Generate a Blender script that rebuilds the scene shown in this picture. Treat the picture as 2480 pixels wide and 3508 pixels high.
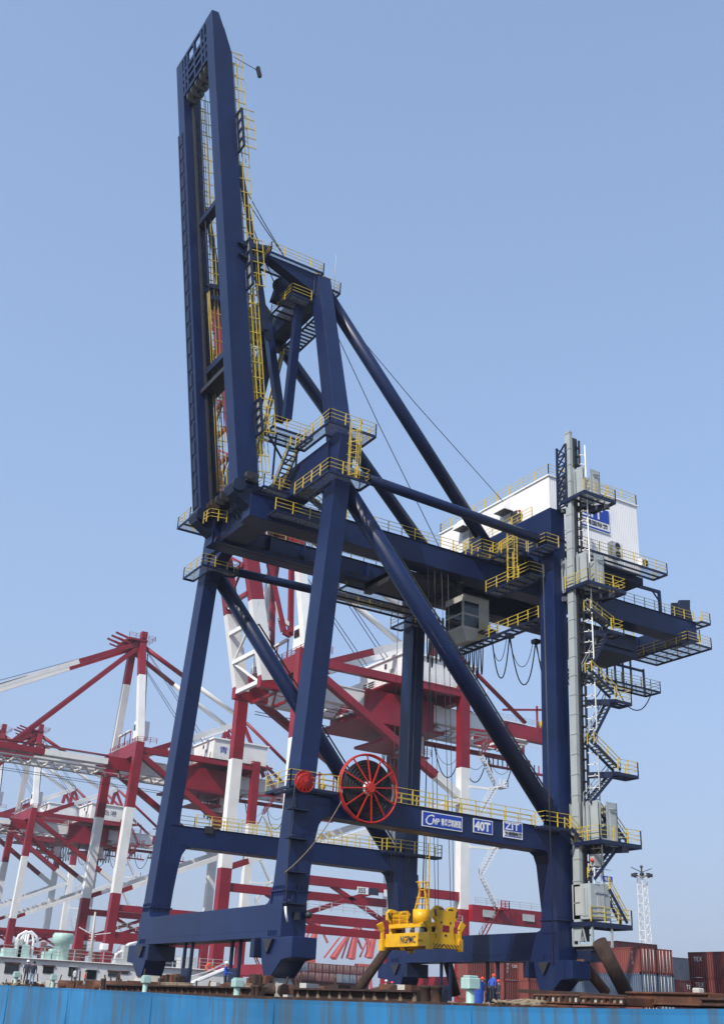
import bpy, math, random
from mathutils import Vector as V, Matrix
random.seed(7)
sc = bpy.context.scene
col = sc.collection
for o in list(bpy.data.objects): bpy.data.objects.remove(o)

# ------------------------------------------------------------------ camera
CAM = V((-29.574, -65.816, 4.0)); YAW, PIT, ROL, FPX = .5363, .4309, .0491, 3709.76
def _basis():
    cy, sy = math.cos(YAW), math.sin(YAW)
    f = V((sy*math.cos(PIT), cy*math.cos(PIT), math.sin(PIT))); r = V((cy, -sy, 0)); u = r.cross(f)
    c, s = math.cos(ROL), math.sin(ROL)
    return r*c+u*s, u*c-r*s, f
CR, CU, CF = _basis()
def at(u, v, x=None, y=None, z=None):
    """survey: the world point seen at photo position (u, v) on a known plane of the place"""
    d = CF + CR*((u-1240)/FPX) + CU*((1754-v)/FPX)
    if x is not None: t = (x-CAM.x)/d.x
    elif y is not None: t = (y-CAM.y)/d.y
    else: t = (z-CAM.z)/d.z
    return CAM + d*t
cd = bpy.data.cameras.new('camera'); cam = bpy.data.objects.new('camera', cd); col.objects.link(cam)
cd.sensor_fit = 'VERTICAL'; cd.sensor_height = 36.0; cd.lens = 36.0*FPX/3508.0
cd.clip_start = .5; cd.clip_end = 20000
cam.matrix_world = Matrix(((CR.x, CU.x, -CF.x, CAM.x), (CR.y, CU.y, -CF.y, CAM.y), (CR.z, CU.z, -CF.z, CAM.z), (0, 0, 0, 1)))
sc.camera = cam

# ------------------------------------------------------------------ sky, sun, exposure
SUN = V((-.69, -.30, .66)).normalized()
elev = math.asin(SUN.z)
w = bpy.data.worlds.new('World'); sc.world = w; w.use_nodes = True
nt = w.node_tree; bg = nt.nodes['Background']
sky = nt.nodes.new('ShaderNodeTexSky'); sky.sky_type = 'NISHITA'; sky.sun_disc = False
sky.sun_elevation = elev; sky.sun_rotation = math.atan2(SUN.x, SUN.y)
sky.altitude = 0; sky.air_density = 1.0; sky.dust_density = 1.6; sky.ozone_density = 3.0
hz = nt.nodes.new('ShaderNodeMix'); hz.data_type = 'RGBA'     # thin hazy veil, denser towards the horizon
tcw = nt.nodes.new('ShaderNodeTexCoord'); sxyz = nt.nodes.new('ShaderNodeSeparateXYZ'); nt.links.new(tcw.outputs['Generated'], sxyz.inputs[0])
mrw = nt.nodes.new('ShaderNodeMapRange'); mrw.inputs[1].default_value = 0; mrw.inputs[2].default_value = .75; mrw.inputs[3].default_value = .90; mrw.inputs[4].default_value = .50
nt.links.new(sxyz.outputs[2], mrw.inputs[0]); nt.links.new(mrw.outputs[0], hz.inputs[0])
vc = nt.nodes.new('ShaderNodeMix'); vc.data_type = 'RGBA'; mr2 = nt.nodes.new('ShaderNodeMapRange'); mr2.inputs[1].default_value = 0; mr2.inputs[2].default_value = .42
nt.links.new(sxyz.outputs[2], mr2.inputs[0]); nt.links.new(mr2.outputs[0], vc.inputs[0])
vc.inputs[6].default_value = (1.78, 2.08, 2.82, 1); vc.inputs[7].default_value = (1.58, 2.24, 3.45, 1)
nt.links.new(sky.outputs[0], hz.inputs[6]); nt.links.new(vc.outputs[2], hz.inputs[7])
nt.links.new(hz.outputs[2], bg.inputs[0]); bg.inputs[1].default_value = .15
sd = bpy.data.lights.new('sun', 'SUN'); sd.energy = 2.85; sd.angle = math.radians(.6); sd.color = (1, .95, .87)
sun = bpy.data.objects.new('sun', sd); col.objects.link(sun)
sun.rotation_euler = SUN.to_track_quat('Z', 'Y').to_euler(); sun.location = (0, 0, 200)
sc.view_settings.view_transform = 'Standard'; sc.view_settings.look = 'None'
sc.view_settings.exposure = 0.66; sc.view_settings.gamma = 1
sc.render.engine = 'CYCLES'

# ------------------------------------------------------------------ materials
def mat(name, c, rough=.5, metal=0, var=.25, scale=1.2, plates=None, rust=None, bump=0, spec=.5, coat=0):
    m = bpy.data.materials.new(name); m.use_nodes = True; n = m.node_tree; N = n.nodes; L = n.links
    b = N['Principled BSDF']; b.inputs['Roughness'].default_value = rough; b.inputs['Metallic'].default_value = metal
    b.inputs['Specular IOR Level'].default_value = spec; b.inputs['Coat Weight'].default_value = coat
    tc = N.new('ShaderNodeTexCoord'); ge = N.new('ShaderNodeNewGeometry')
    ns = N.new('ShaderNodeTexNoise'); ns.inputs['Scale'].default_value = scale; ns.inputs['Detail'].default_value = 6
    L.new(ge.outputs['Position'], ns.inputs['Vector'])
    mr = N.new('ShaderNodeMapRange'); mr.inputs[1].default_value = .3; mr.inputs[2].default_value = .7
    mr.inputs[3].default_value = 1-var; mr.inputs[4].default_value = 1+var
    L.new(ns.outputs[0], mr.inputs[0])
    mx = N.new('ShaderNodeMix'); mx.data_type = 'RGBA'; mx.blend_type = 'MULTIPLY'; mx.inputs[0].default_value = 1
    mx.inputs[6].default_value = (*c, 1); L.new(mr.outputs[0], mx.inputs[7])
    out = mx.outputs[2]
    if plates:                                       # plate-to-plate shade differences of welded sheets
        sn = N.new('ShaderNodeVectorMath'); sn.operation = 'SNAP'; sn.inputs[1].default_value = plates; L.new(ge.outputs['Position'], sn.inputs[0])
        wn = N.new('ShaderNodeTexWhiteNoise'); L.new(sn.outputs[0], wn.inputs['Vector'])
        mp_ = N.new('ShaderNodeMapRange'); mp_.inputs[3].default_value = .86; mp_.inputs[4].default_value = 1.12; L.new(wn.outputs['Value'], mp_.inputs[0])
        mx2 = N.new('ShaderNodeMix'); mx2.data_type = 'RGBA'; mx2.blend_type = 'MULTIPLY'; mx2.inputs[0].default_value = 1; L.new(out, mx2.inputs[6]); L.new(mp_.outputs[0], mx2.inputs[7]); out = mx2.outputs[2]
    if rust:
        mp = N.new('ShaderNodeMapping'); mp.inputs['Scale'].default_value = (rust[1], rust[1], rust[2])
        L.new(ge.outputs['Position'], mp.inputs[0])
        n2 = N.new('ShaderNodeTexNoise'); n2.inputs['Scale'].default_value = 1; n2.inputs['Detail'].default_value = 8; n2.inputs['Roughness'].default_value = .65
        L.new(mp.outputs[0], n2.inputs['Vector'])
        r2 = N.new('ShaderNodeMapRange'); r2.inputs[1].default_value = rust[3]; r2.inputs[2].default_value = rust[3]+.12
        r2.inputs[3].default_value = 0; r2.inputs[4].default_value = rust[4]
        L.new(n2.outputs[0], r2.inputs[0])
        m2 = N.new('ShaderNodeMix'); m2.data_type = 'RGBA'; L.new(r2.outputs[0], m2.inputs[0])
        L.new(out, m2.inputs[6]); m2.inputs[7].default_value = (*rust[0], 1); out = m2.outputs[2]
    L.new(out, b.inputs['Base Color'])
    if bump:
        bp = N.new('ShaderNodeBump'); bp.inputs['Strength'].default_value = bump; bp.inputs['Distance'].default_value = .05
        L.new(ns.outputs[0], bp.inputs['Height']); L.new(bp.outputs[0], b.inputs['Normal'])
    return m
def grating_mat(name, c, a):
    m = bpy.data.materials.new(name); m.use_nodes = True; n = m.node_tree; N = n.nodes; L = n.links
    b = N['Principled BSDF']; b.inputs['Base Color'].default_value = (*c, 1); b.inputs['Roughness'].default_value = .7
    ge = N.new('ShaderNodeNewGeometry'); wv = N.new('ShaderNodeTexNoise'); wv.inputs['Scale'].default_value = 9
    L.new(ge.outputs['Position'], wv.inputs['Vector'])
    mr = N.new('ShaderNodeMapRange'); mr.inputs[1].default_value = .35; mr.inputs[2].default_value = .65; mr.inputs[3].default_value = a-.15; mr.inputs[4].default_value = a+.15
    L.new(wv.outputs[0], mr.inputs[0]); L.new(mr.outputs[0], b.inputs['Alpha'])
    return m
M = {}
RUSTC = (.10, .035, .015)
M['navy'] = mat('navy_paint', (.0068, .0165, .068), .36, var=.16, scale=.5, rust=((.018, .026, .065), .9, .25, .58, .6), spec=.35, plates=(3.7, 30, 4.3))
M['navy2'] = mat('dark_navy_paint', (.0075, .014, .046), .45, var=.15, scale=.8)
M['yellow'] = mat('yellow_rail_paint', (.60, .44, .06), .5, var=.15, scale=3)
M['spreader'] = mat('spreader_yellow_paint', (.74, .41, .006), .42, var=.12, scale=1.5, rust=((.35, .2, .02), 2.5, 1.2, .66, .6))
M['white'] = mat('white_paint', (.80, .80, .79), .5, var=.05, scale=.8)
M['house'] = mat('white_cladding', (.84, .83, .82), .45, var=.04, scale=.6)
M['grey'] = mat('grey_paint', (.42, .43, .42), .5, var=.1, scale=1)
M['lgrey'] = mat('pale_grey_panel', (.36, .395, .395), .45, var=.08, scale=1)
M['steel'] = mat('galvanised_steel', (.40, .42, .42), .35, metal=.4, var=.2, scale=4)
M['dark'] = mat('dark_steel', (.028, .028, .032), .5, var=.3, scale=3)
M['black'] = mat('black_rubber', (.012, .012, .013), .55, var=.3, scale=5)
M['rope'] = mat('wire_rope', (.05, .05, .055), .5)
M['reel'] = mat('red_reel_paint', (.46, .020, .010), .45, var=.12, scale=3)
M['cream'] = mat('cream_paint', (.46, .44, .39), .5, var=.08, scale=1.5)
M['tan'] = mat('dull_tan_steel', (.22, .165, .115), .7, var=.3, scale=2, rust=((.09, .04, .02), 2, 1.5, .5, .7))
M['glass'] = mat('dark_window_glass', (.008, .012, .014), .08, var=.1, spec=.8)
M['cherry'] = mat('quay_crane_red', (.235, .009, .021), .42, plates=(6, 30, 7), var=.16, scale=.35, rust=((.17, .02, .025), .7, .3, .62, .5))
M['cwhite'] = mat('quay_crane_white', (.74, .73, .70), .45, var=.08, scale=.35, rust=((.45, .42, .38), .9, .2, .62, .6))
M['pink'] = mat('haze_paled_red', (.50, .08, .07), .6, var=.1, scale=.2)  # red of the far jib cranes, distance haze painted in as a paler tone
M['sign'] = mat('sign_blue', (.012, .05, .36), .4, var=.06)
M['tread'] = mat('stair_tread', (.17, .18, .18), .6, var=.2, scale=5)
M['grate'] = grating_mat('open_grating', (.6, .61, .6), .42)
M['rust'] = mat('rusty_steel', (.085, .033, .018), .8, var=.5, scale=1.6, rust=((.16, .06, .025), 2, 1.2, .52, .8), bump=.6)
M['rustd'] = mat('dark_rusty_steel', (.035, .018, .013), .85, var=.5, scale=1.8, rust=((.10, .04, .02), 2.2, 1.2, .55, .8), bump=.5)
M['hull'] = mat('blue_hull_paint', (.026, .185, .395), .55, plates=(30, 5.3, 30), var=.34, scale=.16, rust=((.075, .085, .075), 2.2, .16, .49, .62))
M['vent'] = mat('pale_green_paint', (.36, .52, .47), .5, var=.12, scale=3, rust=((.22, .2, .15), 5, 2, .62, .5))
M['deckw'] = mat('ship_white_paint', (.70, .70, .68), .5, var=.1, scale=.8, rust=((.25, .15, .1), 1.5, .4, .66, .5))
def container_mat(name, c):
    m = mat(name, c, .5, var=.18, scale=.6, rust=((.05, .025, .02), 1.2, .5, .62, .6)); n = m.node_tree; N = n.nodes; L = n.links
    ge = N.new('ShaderNodeNewGeometry'); dt = N.new('ShaderNodeVectorMath'); dt.operation = 'DOT_PRODUCT'; dt.inputs[1].default_value = (1, 1, 0); L.new(ge.outputs['Position'], dt.inputs[0])
    mu = N.new('ShaderNodeMath'); mu.operation = 'MULTIPLY'; mu.inputs[1].default_value = 2*math.pi/.24; L.new(dt.outputs['Value'], mu.inputs[0])
    si = N.new('ShaderNodeMath'); si.operation = 'SINE'; L.new(mu.outputs[0], si.inputs[0])
    bp = N.new('ShaderNodeBump'); bp.inputs['Strength'].default_value = .9; bp.inputs['Distance'].default_value = .04; L.new(si.outputs[0], bp.inputs['Height'])
    L.new(bp.outputs[0], N['Principled BSDF'].inputs['Normal']); return m
M['box_maroon'] = container_mat('maroon_container_paint', (.17, .035, .032)); M['box_blue'] = container_mat('grey_blue_container_paint', (.11, .15, .22))
M['box_green'] = container_mat('green_container_paint', (.06, .16, .12)); M['box_brown'] = container_mat('brown_container_paint', (.22, .055, .045)); M['box_grey'] = container_mat('grey_container_paint', (.22, .23, .25))
M['water'] = mat('harbour_water', (.03, .05, .055), .12, var=.2, scale=.4, bump=.5)
M['ground'] = mat('quay_concrete', (.13, .125, .12), .9, var=.2, scale=.2)
M['skin'] = mat('skin', (.34, .18, .12), .6, var=.05)
M['hair'] = mat('black_hair', (.012, .010, .009), .6)
M['denim'] = mat('blue_denim', (.16, .24, .36), .8, var=.15, scale=8)
M['cloth_navy'] = mat('navy_cloth', (.022, .028, .05), .85, var=.2, scale=8)
M['cloth_blue'] = mat('bright_blue_cloth', (.02, .07, .38), .8, var=.15, scale=8)
M['cloth_orange'] = mat('orange_cloth', (.75, .12, .02), .8, var=.15, scale=8)
M['cloth_white'] = mat('white_cloth', (.72, .73, .74), .8, var=.1, scale=8)
M['cloth_khaki'] = mat('khaki_cloth', (.30, .25, .17), .85, var=.15, scale=8)
M['cloth_grey'] = mat('grey_cloth', (.17, .16, .15), .85, var=.15, scale=8)
M['helmet_red'] = mat('red_helmet', (.72, .06, .02), .3)
M['helmet_white'] = mat('white_helmet', (.8, .8, .8), .3)
M['hemp'] = mat('mooring_rope', (.20, .155, .105), .9, var=.4, scale=12, bump=.5)

# ------------------------------------------------------------------ mesh builder
class MB:
    def __init__(s): s.v, s.f, s.m, s.s = [], [], [], []
    def add(s, vs, fs, m=0, sm=False):
        k = len(s.v); s.v += [tuple(p) for p in vs]
        for f in fs: s.f.append([i+k for i in f]); s.m.append(m); s.s.append(sm)
        return s
    def hexa(s, a, m=0):      # 8 points: bottom ring 0-3, top ring 4-7
        return s.add(a, [(3, 2, 1, 0), (4, 5, 6, 7), (0, 1, 5, 4), (1, 2, 6, 5), (2, 3, 7, 6), (3, 0, 4, 7)], m)
    def box(s, x0, x1, y0, y1, z0, z1, m=0):
        return s.hexa([(x0, y0, z0), (x1, y0, z0), (x1, y1, z0), (x0, y1, z0), (x0, y0, z1), (x1, y0, z1), (x1, y1, z1), (x0, y1, z1)], m)
    def beam(s, p, q, w, h, up=(0, 0, 1), m=0, w2=None, h2=None):
        p, q, up = V(p), V(q), V(up); d = (q-p).normalized(); sd_ = d.cross(up)
        if sd_.length < 1e-4: sd_ = d.cross(V((1, 0, 0)))
        sd_.normalize(); u = sd_.cross(d); w2 = w if w2 is None else w2; h2 = h if h2 is None else h2
        r = []
        for c, a, b in ((p, w, h), (q, w2, h2)):
            r += [c-sd_*a/2-u*b/2, c+sd_*a/2-u*b/2, c+sd_*a/2+u*b/2, c-sd_*a/2+u*b/2]
        return s.hexa(r, m)
    def tube(s, p, q, r, n=10, r2=None, m=0, sm=True):
        p, q = V(p), V(q); d = (q-p).normalized(); a = d.orthogonal().normalized(); b = d.cross(a); r2 = r if r2 is None else r2
        vs = []
        for c, rr in ((p, r), (q, r2)):
            vs += [c+(a*math.cos(2*math.pi*i/n)+b*math.sin(2*math.pi*i/n))*rr for i in range(n)]
        s.add(vs, [(i, (i+1) % n, n+(i+1) % n, n+i) for i in range(n)], m, sm)
        k = len(s.v)-2*n; s.f += [[k+i for i in range(n-1, -1, -1)], [k+n+i for i in range(n)]]; s.m += [m, m]; s.s += [False, False]
        return s
    def prism(s, poly, vec, m=0):
        poly = [V(p) for p in poly]; vec = V(vec); n = len(poly)
        nv = V((0, 0, 0))
        for i in range(n): nv += (poly[i]-poly[0]).cross(poly[(i+1) % n]-poly[0])
        if nv.dot(vec) > 0: poly.reverse()
        return s.add(poly+[p+vec for p in poly], [list(range(n)), list(range(2*n-1, n-1, -1))]+[(i, n+i, n+(i+1) % n, (i+1) % n) for i in range(n)], m)
    def path(s, pts, r, n=5, m=0):
        pts = [V(p) for p in pts]; k = len(pts); rings = []
        d0 = (pts[1]-pts[0]).normalized(); a = d0.orthogonal().normalized()
        for i, p in enumerate(pts):
            d = (pts[min(i+1, k-1)]-pts[max(i-1, 0)]).normalized(); a = (a-d*a.dot(d)).normalized(); b = d.cross(a)
            rings += [p+(a*math.cos(2*math.pi*j/n)+b*math.sin(2*math.pi*j/n))*r for j in range(n)]
        fs = [(i*n+j, i*n+(j+1) % n, (i+1)*n+(j+1) % n, (i+1)*n+j) for i in range(k-1) for j in range(n)]
        s.add(rings, fs, m, True); k0 = len(s.v)-k*n
        s.f += [[k0+j for j in range(n-1, -1, -1)], [k0+(k-1)*n+j for j in range(n)]]; s.m += [m, m]; s.s += [False, False]
        return s
    def lathe(s, c, axis, prof, n=24, m=0, sm=True):   # prof: (radius, height along axis)
        c, ax = V(c), V(axis).normalized(); a = ax.orthogonal().normalized(); b = ax.cross(a); k = len(prof)
        vs = [c+ax*h+(a*math.cos(2*math.pi*j/n)+b*math.sin(2*math.pi*j/n))*r for r, h in prof for j in range(n)]
        return s.add(vs, [(i*n+j, i*n+(j+1) % n, (i+1)*n+(j+1) % n, (i+1)*n+j) for i in range(k-1) for j in range(n)], m, sm)
    def ring(s, c, axis, R, r, n=36, k=6, m=0):
        c, ax = V(c), V(axis).normalized(); a = ax.orthogonal().normalized(); b = ax.cross(a); vs = []
        for i in range(n):
            t = 2*math.pi*i/n; e = a*math.cos(t)+b*math.sin(t)
            vs += [c+e*(R+r*math.cos(2*math.pi*j/k))+ax*(r*math.sin(2*math.pi*j/k)) for j in range(k)]
        return s.add(vs, [(i*k+j, ((i+1) % n)*k+j, ((i+1) % n)*k+(j+1) % k, i*k+(j+1) % k) for i in range(n) for j in range(k)], m, True)
    def ball(s, c, r, m=0, n=10, k=6, sc_=(1, 1, 1)):
        c = V(c); prof = [(math.sin(math.pi*i/k), -math.cos(math.pi*i/k)) for i in range(k+1)]
        vs = [c+V((r*a*math.cos(2*math.pi*j/n)*sc_[0], r*a*math.sin(2*math.pi*j/n)*sc_[1], r*h*sc_[2])) for a, h in prof for j in range(n)]
        return s.add(vs, [(i*n+j, i*n+(j+1) % n, (i+1)*n+(j+1) % n, (i+1)*n+j) for i in range(k) for j in range(n)], m, True)
    def build(s, name, mats, parent=None, bevel=0):
        me = bpy.data.meshes.new(name); me.from_pydata(s.v, [], s.f)
        for x in (mats if isinstance(mats, (list, tuple)) else [mats]): me.materials.append(M[x] if isinstance(x, str) else x)
        me.polygons.foreach_set('material_index', s.m); me.polygons.foreach_set('use_smooth', s.s); me.update()
        o = bpy.data.objects.new(name, me); col.objects.link(o)
        if parent is not None: set_parent(o, parent)
        if bevel:
            b = o.modifiers.new('bevel', 'BEVEL'); b.width = bevel; b.segments = 2; b.limit_method = 'ANGLE'
        return o
def world(o):
    m = Matrix.LocRotScale(o.location, o.rotation_euler, o.scale)
    return m if o.parent is None else world(o.parent) @ o.matrix_parent_inverse @ m
def set_parent(o, p):
    o.parent = p; o.matrix_parent_inverse = world(p).inverted()
def thing(name, label, cat, loc=(0, 0, 0), group=None):
    o = bpy.data.objects.new(name, None); col.objects.link(o); o.location = loc; o.empty_display_size = .5
    return tag(o, label, cat, group)
def tag(o, label, cat, group=None):
    o['label'] = label; o['category'] = cat
    if group: o['group'] = group
    return o
def structure(o): o['kind'] = 'structure'; return o

# ------------------------------------------------------------------ repeated fittings
def rail(mb, pts, h=.9, gap=1.2, r=.022, m=0, mids=(.36, .66)):
    pts = [V(p) for p in pts]
    for a, b in zip(pts[:-1], pts[1:]):
        L = (b-a).length; n = max(1, round(L/gap))
        for k in ((1.,)+tuple(mids)): mb.beam(a+V((0, 0, h*k)), b+V((0, 0, h*k)), r*1.5, r*1.5, m=m)
        for i in range(n+1):
            p = a.lerp(b, i/n); mb.beam(p, p+V((0, 0, h)), r*2.7, r*2.7, up=(1, 0, 0), m=m)
def platform(parent, poly, z, rails=(), name='platform', t=.16, gap=1.0, rh=.9, bars=None, rmat='yellow', fmat='navy2'):
    P = [V((p[0], p[1], z)) for p in poly]; n = len(P); mb = MB()
    for i in range(n):
        a, b = P[i], P[(i+1) % n]; mb.beam(a-V((0, 0, t/2)), b-V((0, 0, t/2)), .1, t)
    L01 = (P[1]-P[0]).length; k = bars or max(1, round(L01/gap))
    if n == 4:
        for i in range(1, k):
            a = P[0].lerp(P[1], i/k); b = P[3].lerp(P[2], i/k); mb.beam(a-V((0, 0, .11)), b-V((0, 0, .11)), .09, .12)
    o = mb.build(name, fmat, parent)
    MB().add([p-V((0, 0, .03)) for p in P], [list(range(n))]).build('grating', 'grate', o)
    if rails:
        rb = MB(); seg = []
        for e in rails:
            a, b = P[e], P[(e+1) % n]
            rail(rb, [a, b], rh)
        rb.build('railing', rmat, o)
    return o
def stair(parent, lo, hi, side, w=.6, name='stair', smat='navy2', rmat='yellow', rh=.75, n=None, rails=(0, 1)):
    lo, hi, side = V(lo), V(hi), V(side).normalized(); mb = MB(); L = (hi-lo).length; n = n or max(4, round(abs(hi.z-lo.z)/.2))
    for k in (0, 1): mb.beam(lo+side*w*k, hi+side*w*k, .06, .2)
    for i in range(1, n):
        p = lo.lerp(hi, i/n); d = V((hi.x-lo.x, hi.y-lo.y, 0)).normalized()
        mb.beam(p, p+side*w, .2, .03, up=(0, 0, 1), m=1)
    o = mb.build(name, [smat, 'tread'], parent); rb = MB()
    for k in rails:
        a, b = lo+side*w*k, hi+side*w*k
        for hh in (1, .55): rb.beam(a+V((0, 0, rh*hh)), b+V((0, 0, rh*hh)), .045, .045)
        q = max(2, round(L/1.2))
        for i in range(q+1): p = a.lerp(b, i/q); rb.beam(p, p+V((0, 0, rh)), .05, .05, up=(1, 0, 0))
    if rails: rb.build('railing', rmat, o)
    return o
def ladder(mb, a, b, side, out=None, w=.4, cage=False, m=0, step=.3, r=.03):
    a, b, side = V(a), V(b), V(side).normalized(); L = (b-a).length
    for k in (-.5, .5): mb.beam(a+side*w*k, b+side*w*k, r*2, r*2, m=m)
    n = int(L/step)
    for i in range(n): p = a.lerp(b, (i+.5)/n); mb.beam(p-side*w/2, p+side*w/2, r, r, m=m)
    if cage:
        out = V(out).normalized(); n = max(2, round(L/.8)); arcs = []
        for i in range(n+1):
            p = a.lerp(b, i/n); arc = [p+side*(w*.8*math.cos(t))+out*(.75*math.sin(t)) for t in [math.pi*j/6 for j in range(7)]]
            arcs.append(arc); mb.path(arc, r*.9, 4, m)
        for j in (1, 3, 5): mb.beam(arcs[0][j], arcs[-1][j], r*1.3, r*1.3, m=m)
def lettering(parent, txt, size, org, ex, ez, material, name='lettering', off=.012, align='LEFT', sx=1.0, bold=0, shear=0):
    cu = bpy.data.curves.new(name, 'FONT'); cu.body = txt; cu.size = size; cu.align_x = align; cu.extrude = .004; cu.offset = bold; cu.shear = shear; cu.resolution_u = 2
    t = bpy.data.objects.new(name, cu); col.objects.link(t)
    me = bpy.data.meshes.new_from_object(t.evaluated_get(bpy.context.evaluated_depsgraph_get()))
    bpy.data.objects.remove(t); bpy.data.curves.remove(cu)
    ex, ez = V(ex).normalized(), V(ez).normalized(); nn = ex.cross(ez)
    me.transform(Matrix(((ex.x*sx, ez.x, nn.x, org[0]+nn.x*off), (ex.y*sx, ez.y, nn.y, org[1]+nn.y*off), (ex.z*sx, ez.z, nn.z, org[2]+nn.z*off), (0, 0, 0, 1))))
    me.materials.clear(); me.materials.append(M[material]); me.name = name
    o = bpy.data.objects.new(name, me); col.objects.link(o)
    if parent is not None: set_parent(o, parent)
    return o
def lerp(a, b, t): return V(a).lerp(V(b), t)
# ------------------------------------------------------------------ the navy crane
# x towards land, y along the quay (camera side is -y), z up; barge deck at z = 4.3
crane = thing('gantry_crane', 'huge navy blue ship-to-shore gantry crane with raised boom standing on the barge', 'crane', (10, 0, 4.3))
xf = lambda z: .0555*(z-16.83)                       # inclined front edge of the waterside legs
ycen = lambda z, s: s*(9.81+.0125*(z-16.83))
LW = .727                                            # half width of a leg along y
def leg_front(s):
    mb = MB(); zt = 38.6
    a = []
    for z in (9.0, zt):
        y = ycen(z, s); x = xf(z); a += [(x, y-LW, z), (x+1.14, y-LW, z), (x+1.14, y+LW, z), (x, y+LW, z)]
    mb.hexa(a)
    y0 = ycen(12, s)-LW+.004                          # flared lower part with its knee under the portal beam
    pr = [(.4, 9.0), (1.02, 9.0), (1.08, 9.9), (1.15, 11), (1.33, 12.7), (1.5, 13.45), (1.75, 13.85), (2.2, 14.03), (2.2, 15.1), (.4, 15.1)]
    mb.prism([(x, y0, z) for x, z in pr], (0, 2*LW-.008, 0))
    for z in (9.8,): mb.box(xf(z)-.09, 1.17, ycen(z, s)-LW-.09, ycen(z, s)+LW+.09, z-.05, z+.05)
    for i in range(5):                                # stiffeners round the bolted flange
        yy = ycen(10, s)-LW+.15+i*.29
        for dz in (-.28, .06): mb.box(xf(9.8)-.07, xf(9.8), yy-.02, yy+.02, 9.8+dz, 9.8+dz+.22)
        xx = xf(9.8)+.15+i*.3
        for dz in (-.28, .06): mb.box(xx-.02, xx+.02, ycen(9.8, s)-LW-.07, ycen(9.8, s)-LW, 9.8+dz, 9.8+dz+.22)
    # haunch of the upper cross beam
    z = 36.2; y = ycen(z, s); yi = y-s*LW; k = [(yi, 34.2), (yi-s*.5, 34.9), (yi-s*1.5, 35.7), (yi-s*2.6, 36.1), (yi-s*2.6, 36.5), (yi, 36.5)]
    mb.prism([(1.18, b, c) for b, c in k], (1.0, 0, 0))
    return mb.build('leg', 'navy', crane, .03)
for s in (-1, 1): leg_front(s)
def leg_rear(s):
    mb = MB(); y = s*9.04; hw = .77; zt = 37.6
    X = lambda z: 20+.012*(z-16.83)
    mb.hexa([(X(z)+dx, y+dy, z) for z in (9.0, zt) for dx, dy in ((0, -hw), (1.21, -hw), (1.21, hw), (0, hw))])
    pr = [(20.6, 9.0), (19.62, 9.0), (19.62, 10.5), (19.28, 13.2), (19.05, 13.75), (18.6, 14.03), (18.6, 15.1), (20.6, 15.1)]
    mb.prism([(x, y-hw+.004, z) for x, z in pr], (0, 2*hw-.008, 0))
    mb.prism([(20.6, y-hw+.008, 9.0), (21.3, y-hw+.008, 9.0), (21.3, y-hw+.008, 13.9), (20.6, y-hw+.008, 14.2)], (0, 2*hw-.016, 0))
    mb.box(19.54, 21.38, y-hw-.08, y+hw+.08, 9.75, 9.85)
    return mb.build('leg', 'navy', crane, .03)
for s in (-1, 1): leg_rear(s)
# sill beams, with the bolted plates under their ends
def sill(x0, x1, L):
    mb = MB(); mb.box(x0, x1, -L, L, 7.45, 9.12); mb.box(x0-.05, x1+.05, -L-.04, L+.04, 7.39, 7.46)
    mb.box(x0-.012, x0, -L+1.5, L-1.5, 7.75, 7.77)
    for s in (-1, 1):                                # fillets between beam and legs
        yi = s*(L-1.45)
        mb.prism([(x0+.02, yi, 9.1), (x0+.02, yi-s*.75, 9.1), (x0+.02, yi-s*.35, 9.2), (x0+.02, yi-s*.1, 9.45), (x0+.02, yi, 9.8)], (x1-x0-.04, 0, 0))
        for i in range(4): mb.box(x0-.05, x0, yi-s*i*.28+s*.9-.02, yi-s*i*.28+s*.9+.02, 7.46, 7.75)
    return mb.build('sill_beam', 'navy', crane, .03)
sill(-.50, 1.02, 10.52); sill(19.65, 21.3, 9.84)
# portal beams
for y0, y1, yr0, yr1 in ((-10.43, -9.05, -9.8, -8.27), (9.05, 10.43, 8.27, 9.8)):
    mb = MB(); mb.hexa([(.6, y0, 14.03), (19.8, yr0, 13.95), (19.8, yr1, 13.95), (.6, y1, 14.03), (.6, y0, 15.4), (19.8, yr0, 15.4), (19.8, yr1, 15.4), (.6, y1, 15.4)])
    mb.hexa([(.5, y0-.07, 15.4), (20, yr0-.07, 15.4), (20, yr1+.07, 15.4), (.5, y1+.07, 15.4), (.5, y0-.07, 15.44), (20, yr0-.07, 15.44), (20, yr1+.07, 15.44), (.5, y1+.07, 15.44)])
    mb.build('portal_beam', 'navy', crane, .02)
# upper cross beams
MB().box(.95, 2.45, -9.6, 9.6, 36.3, 38.55).build('cross_beam', 'navy', crane, .03)
mb = MB(); mb.box(20.0, 21.4, -9.9, 9.9, 36.5, 38.9)
for s in (-1, 1): mb.prism([(20.02, s*8.4, 34.6), (20.02, s*8.4, 36.52), (20.02, s*5.6, 36.52), (20.02, s*6.6, 36.2), (20.02, s*7.6, 35.6)], (1.3, 0, 0))
mb.build('cross_beam', 'navy', crane, .03)
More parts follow.
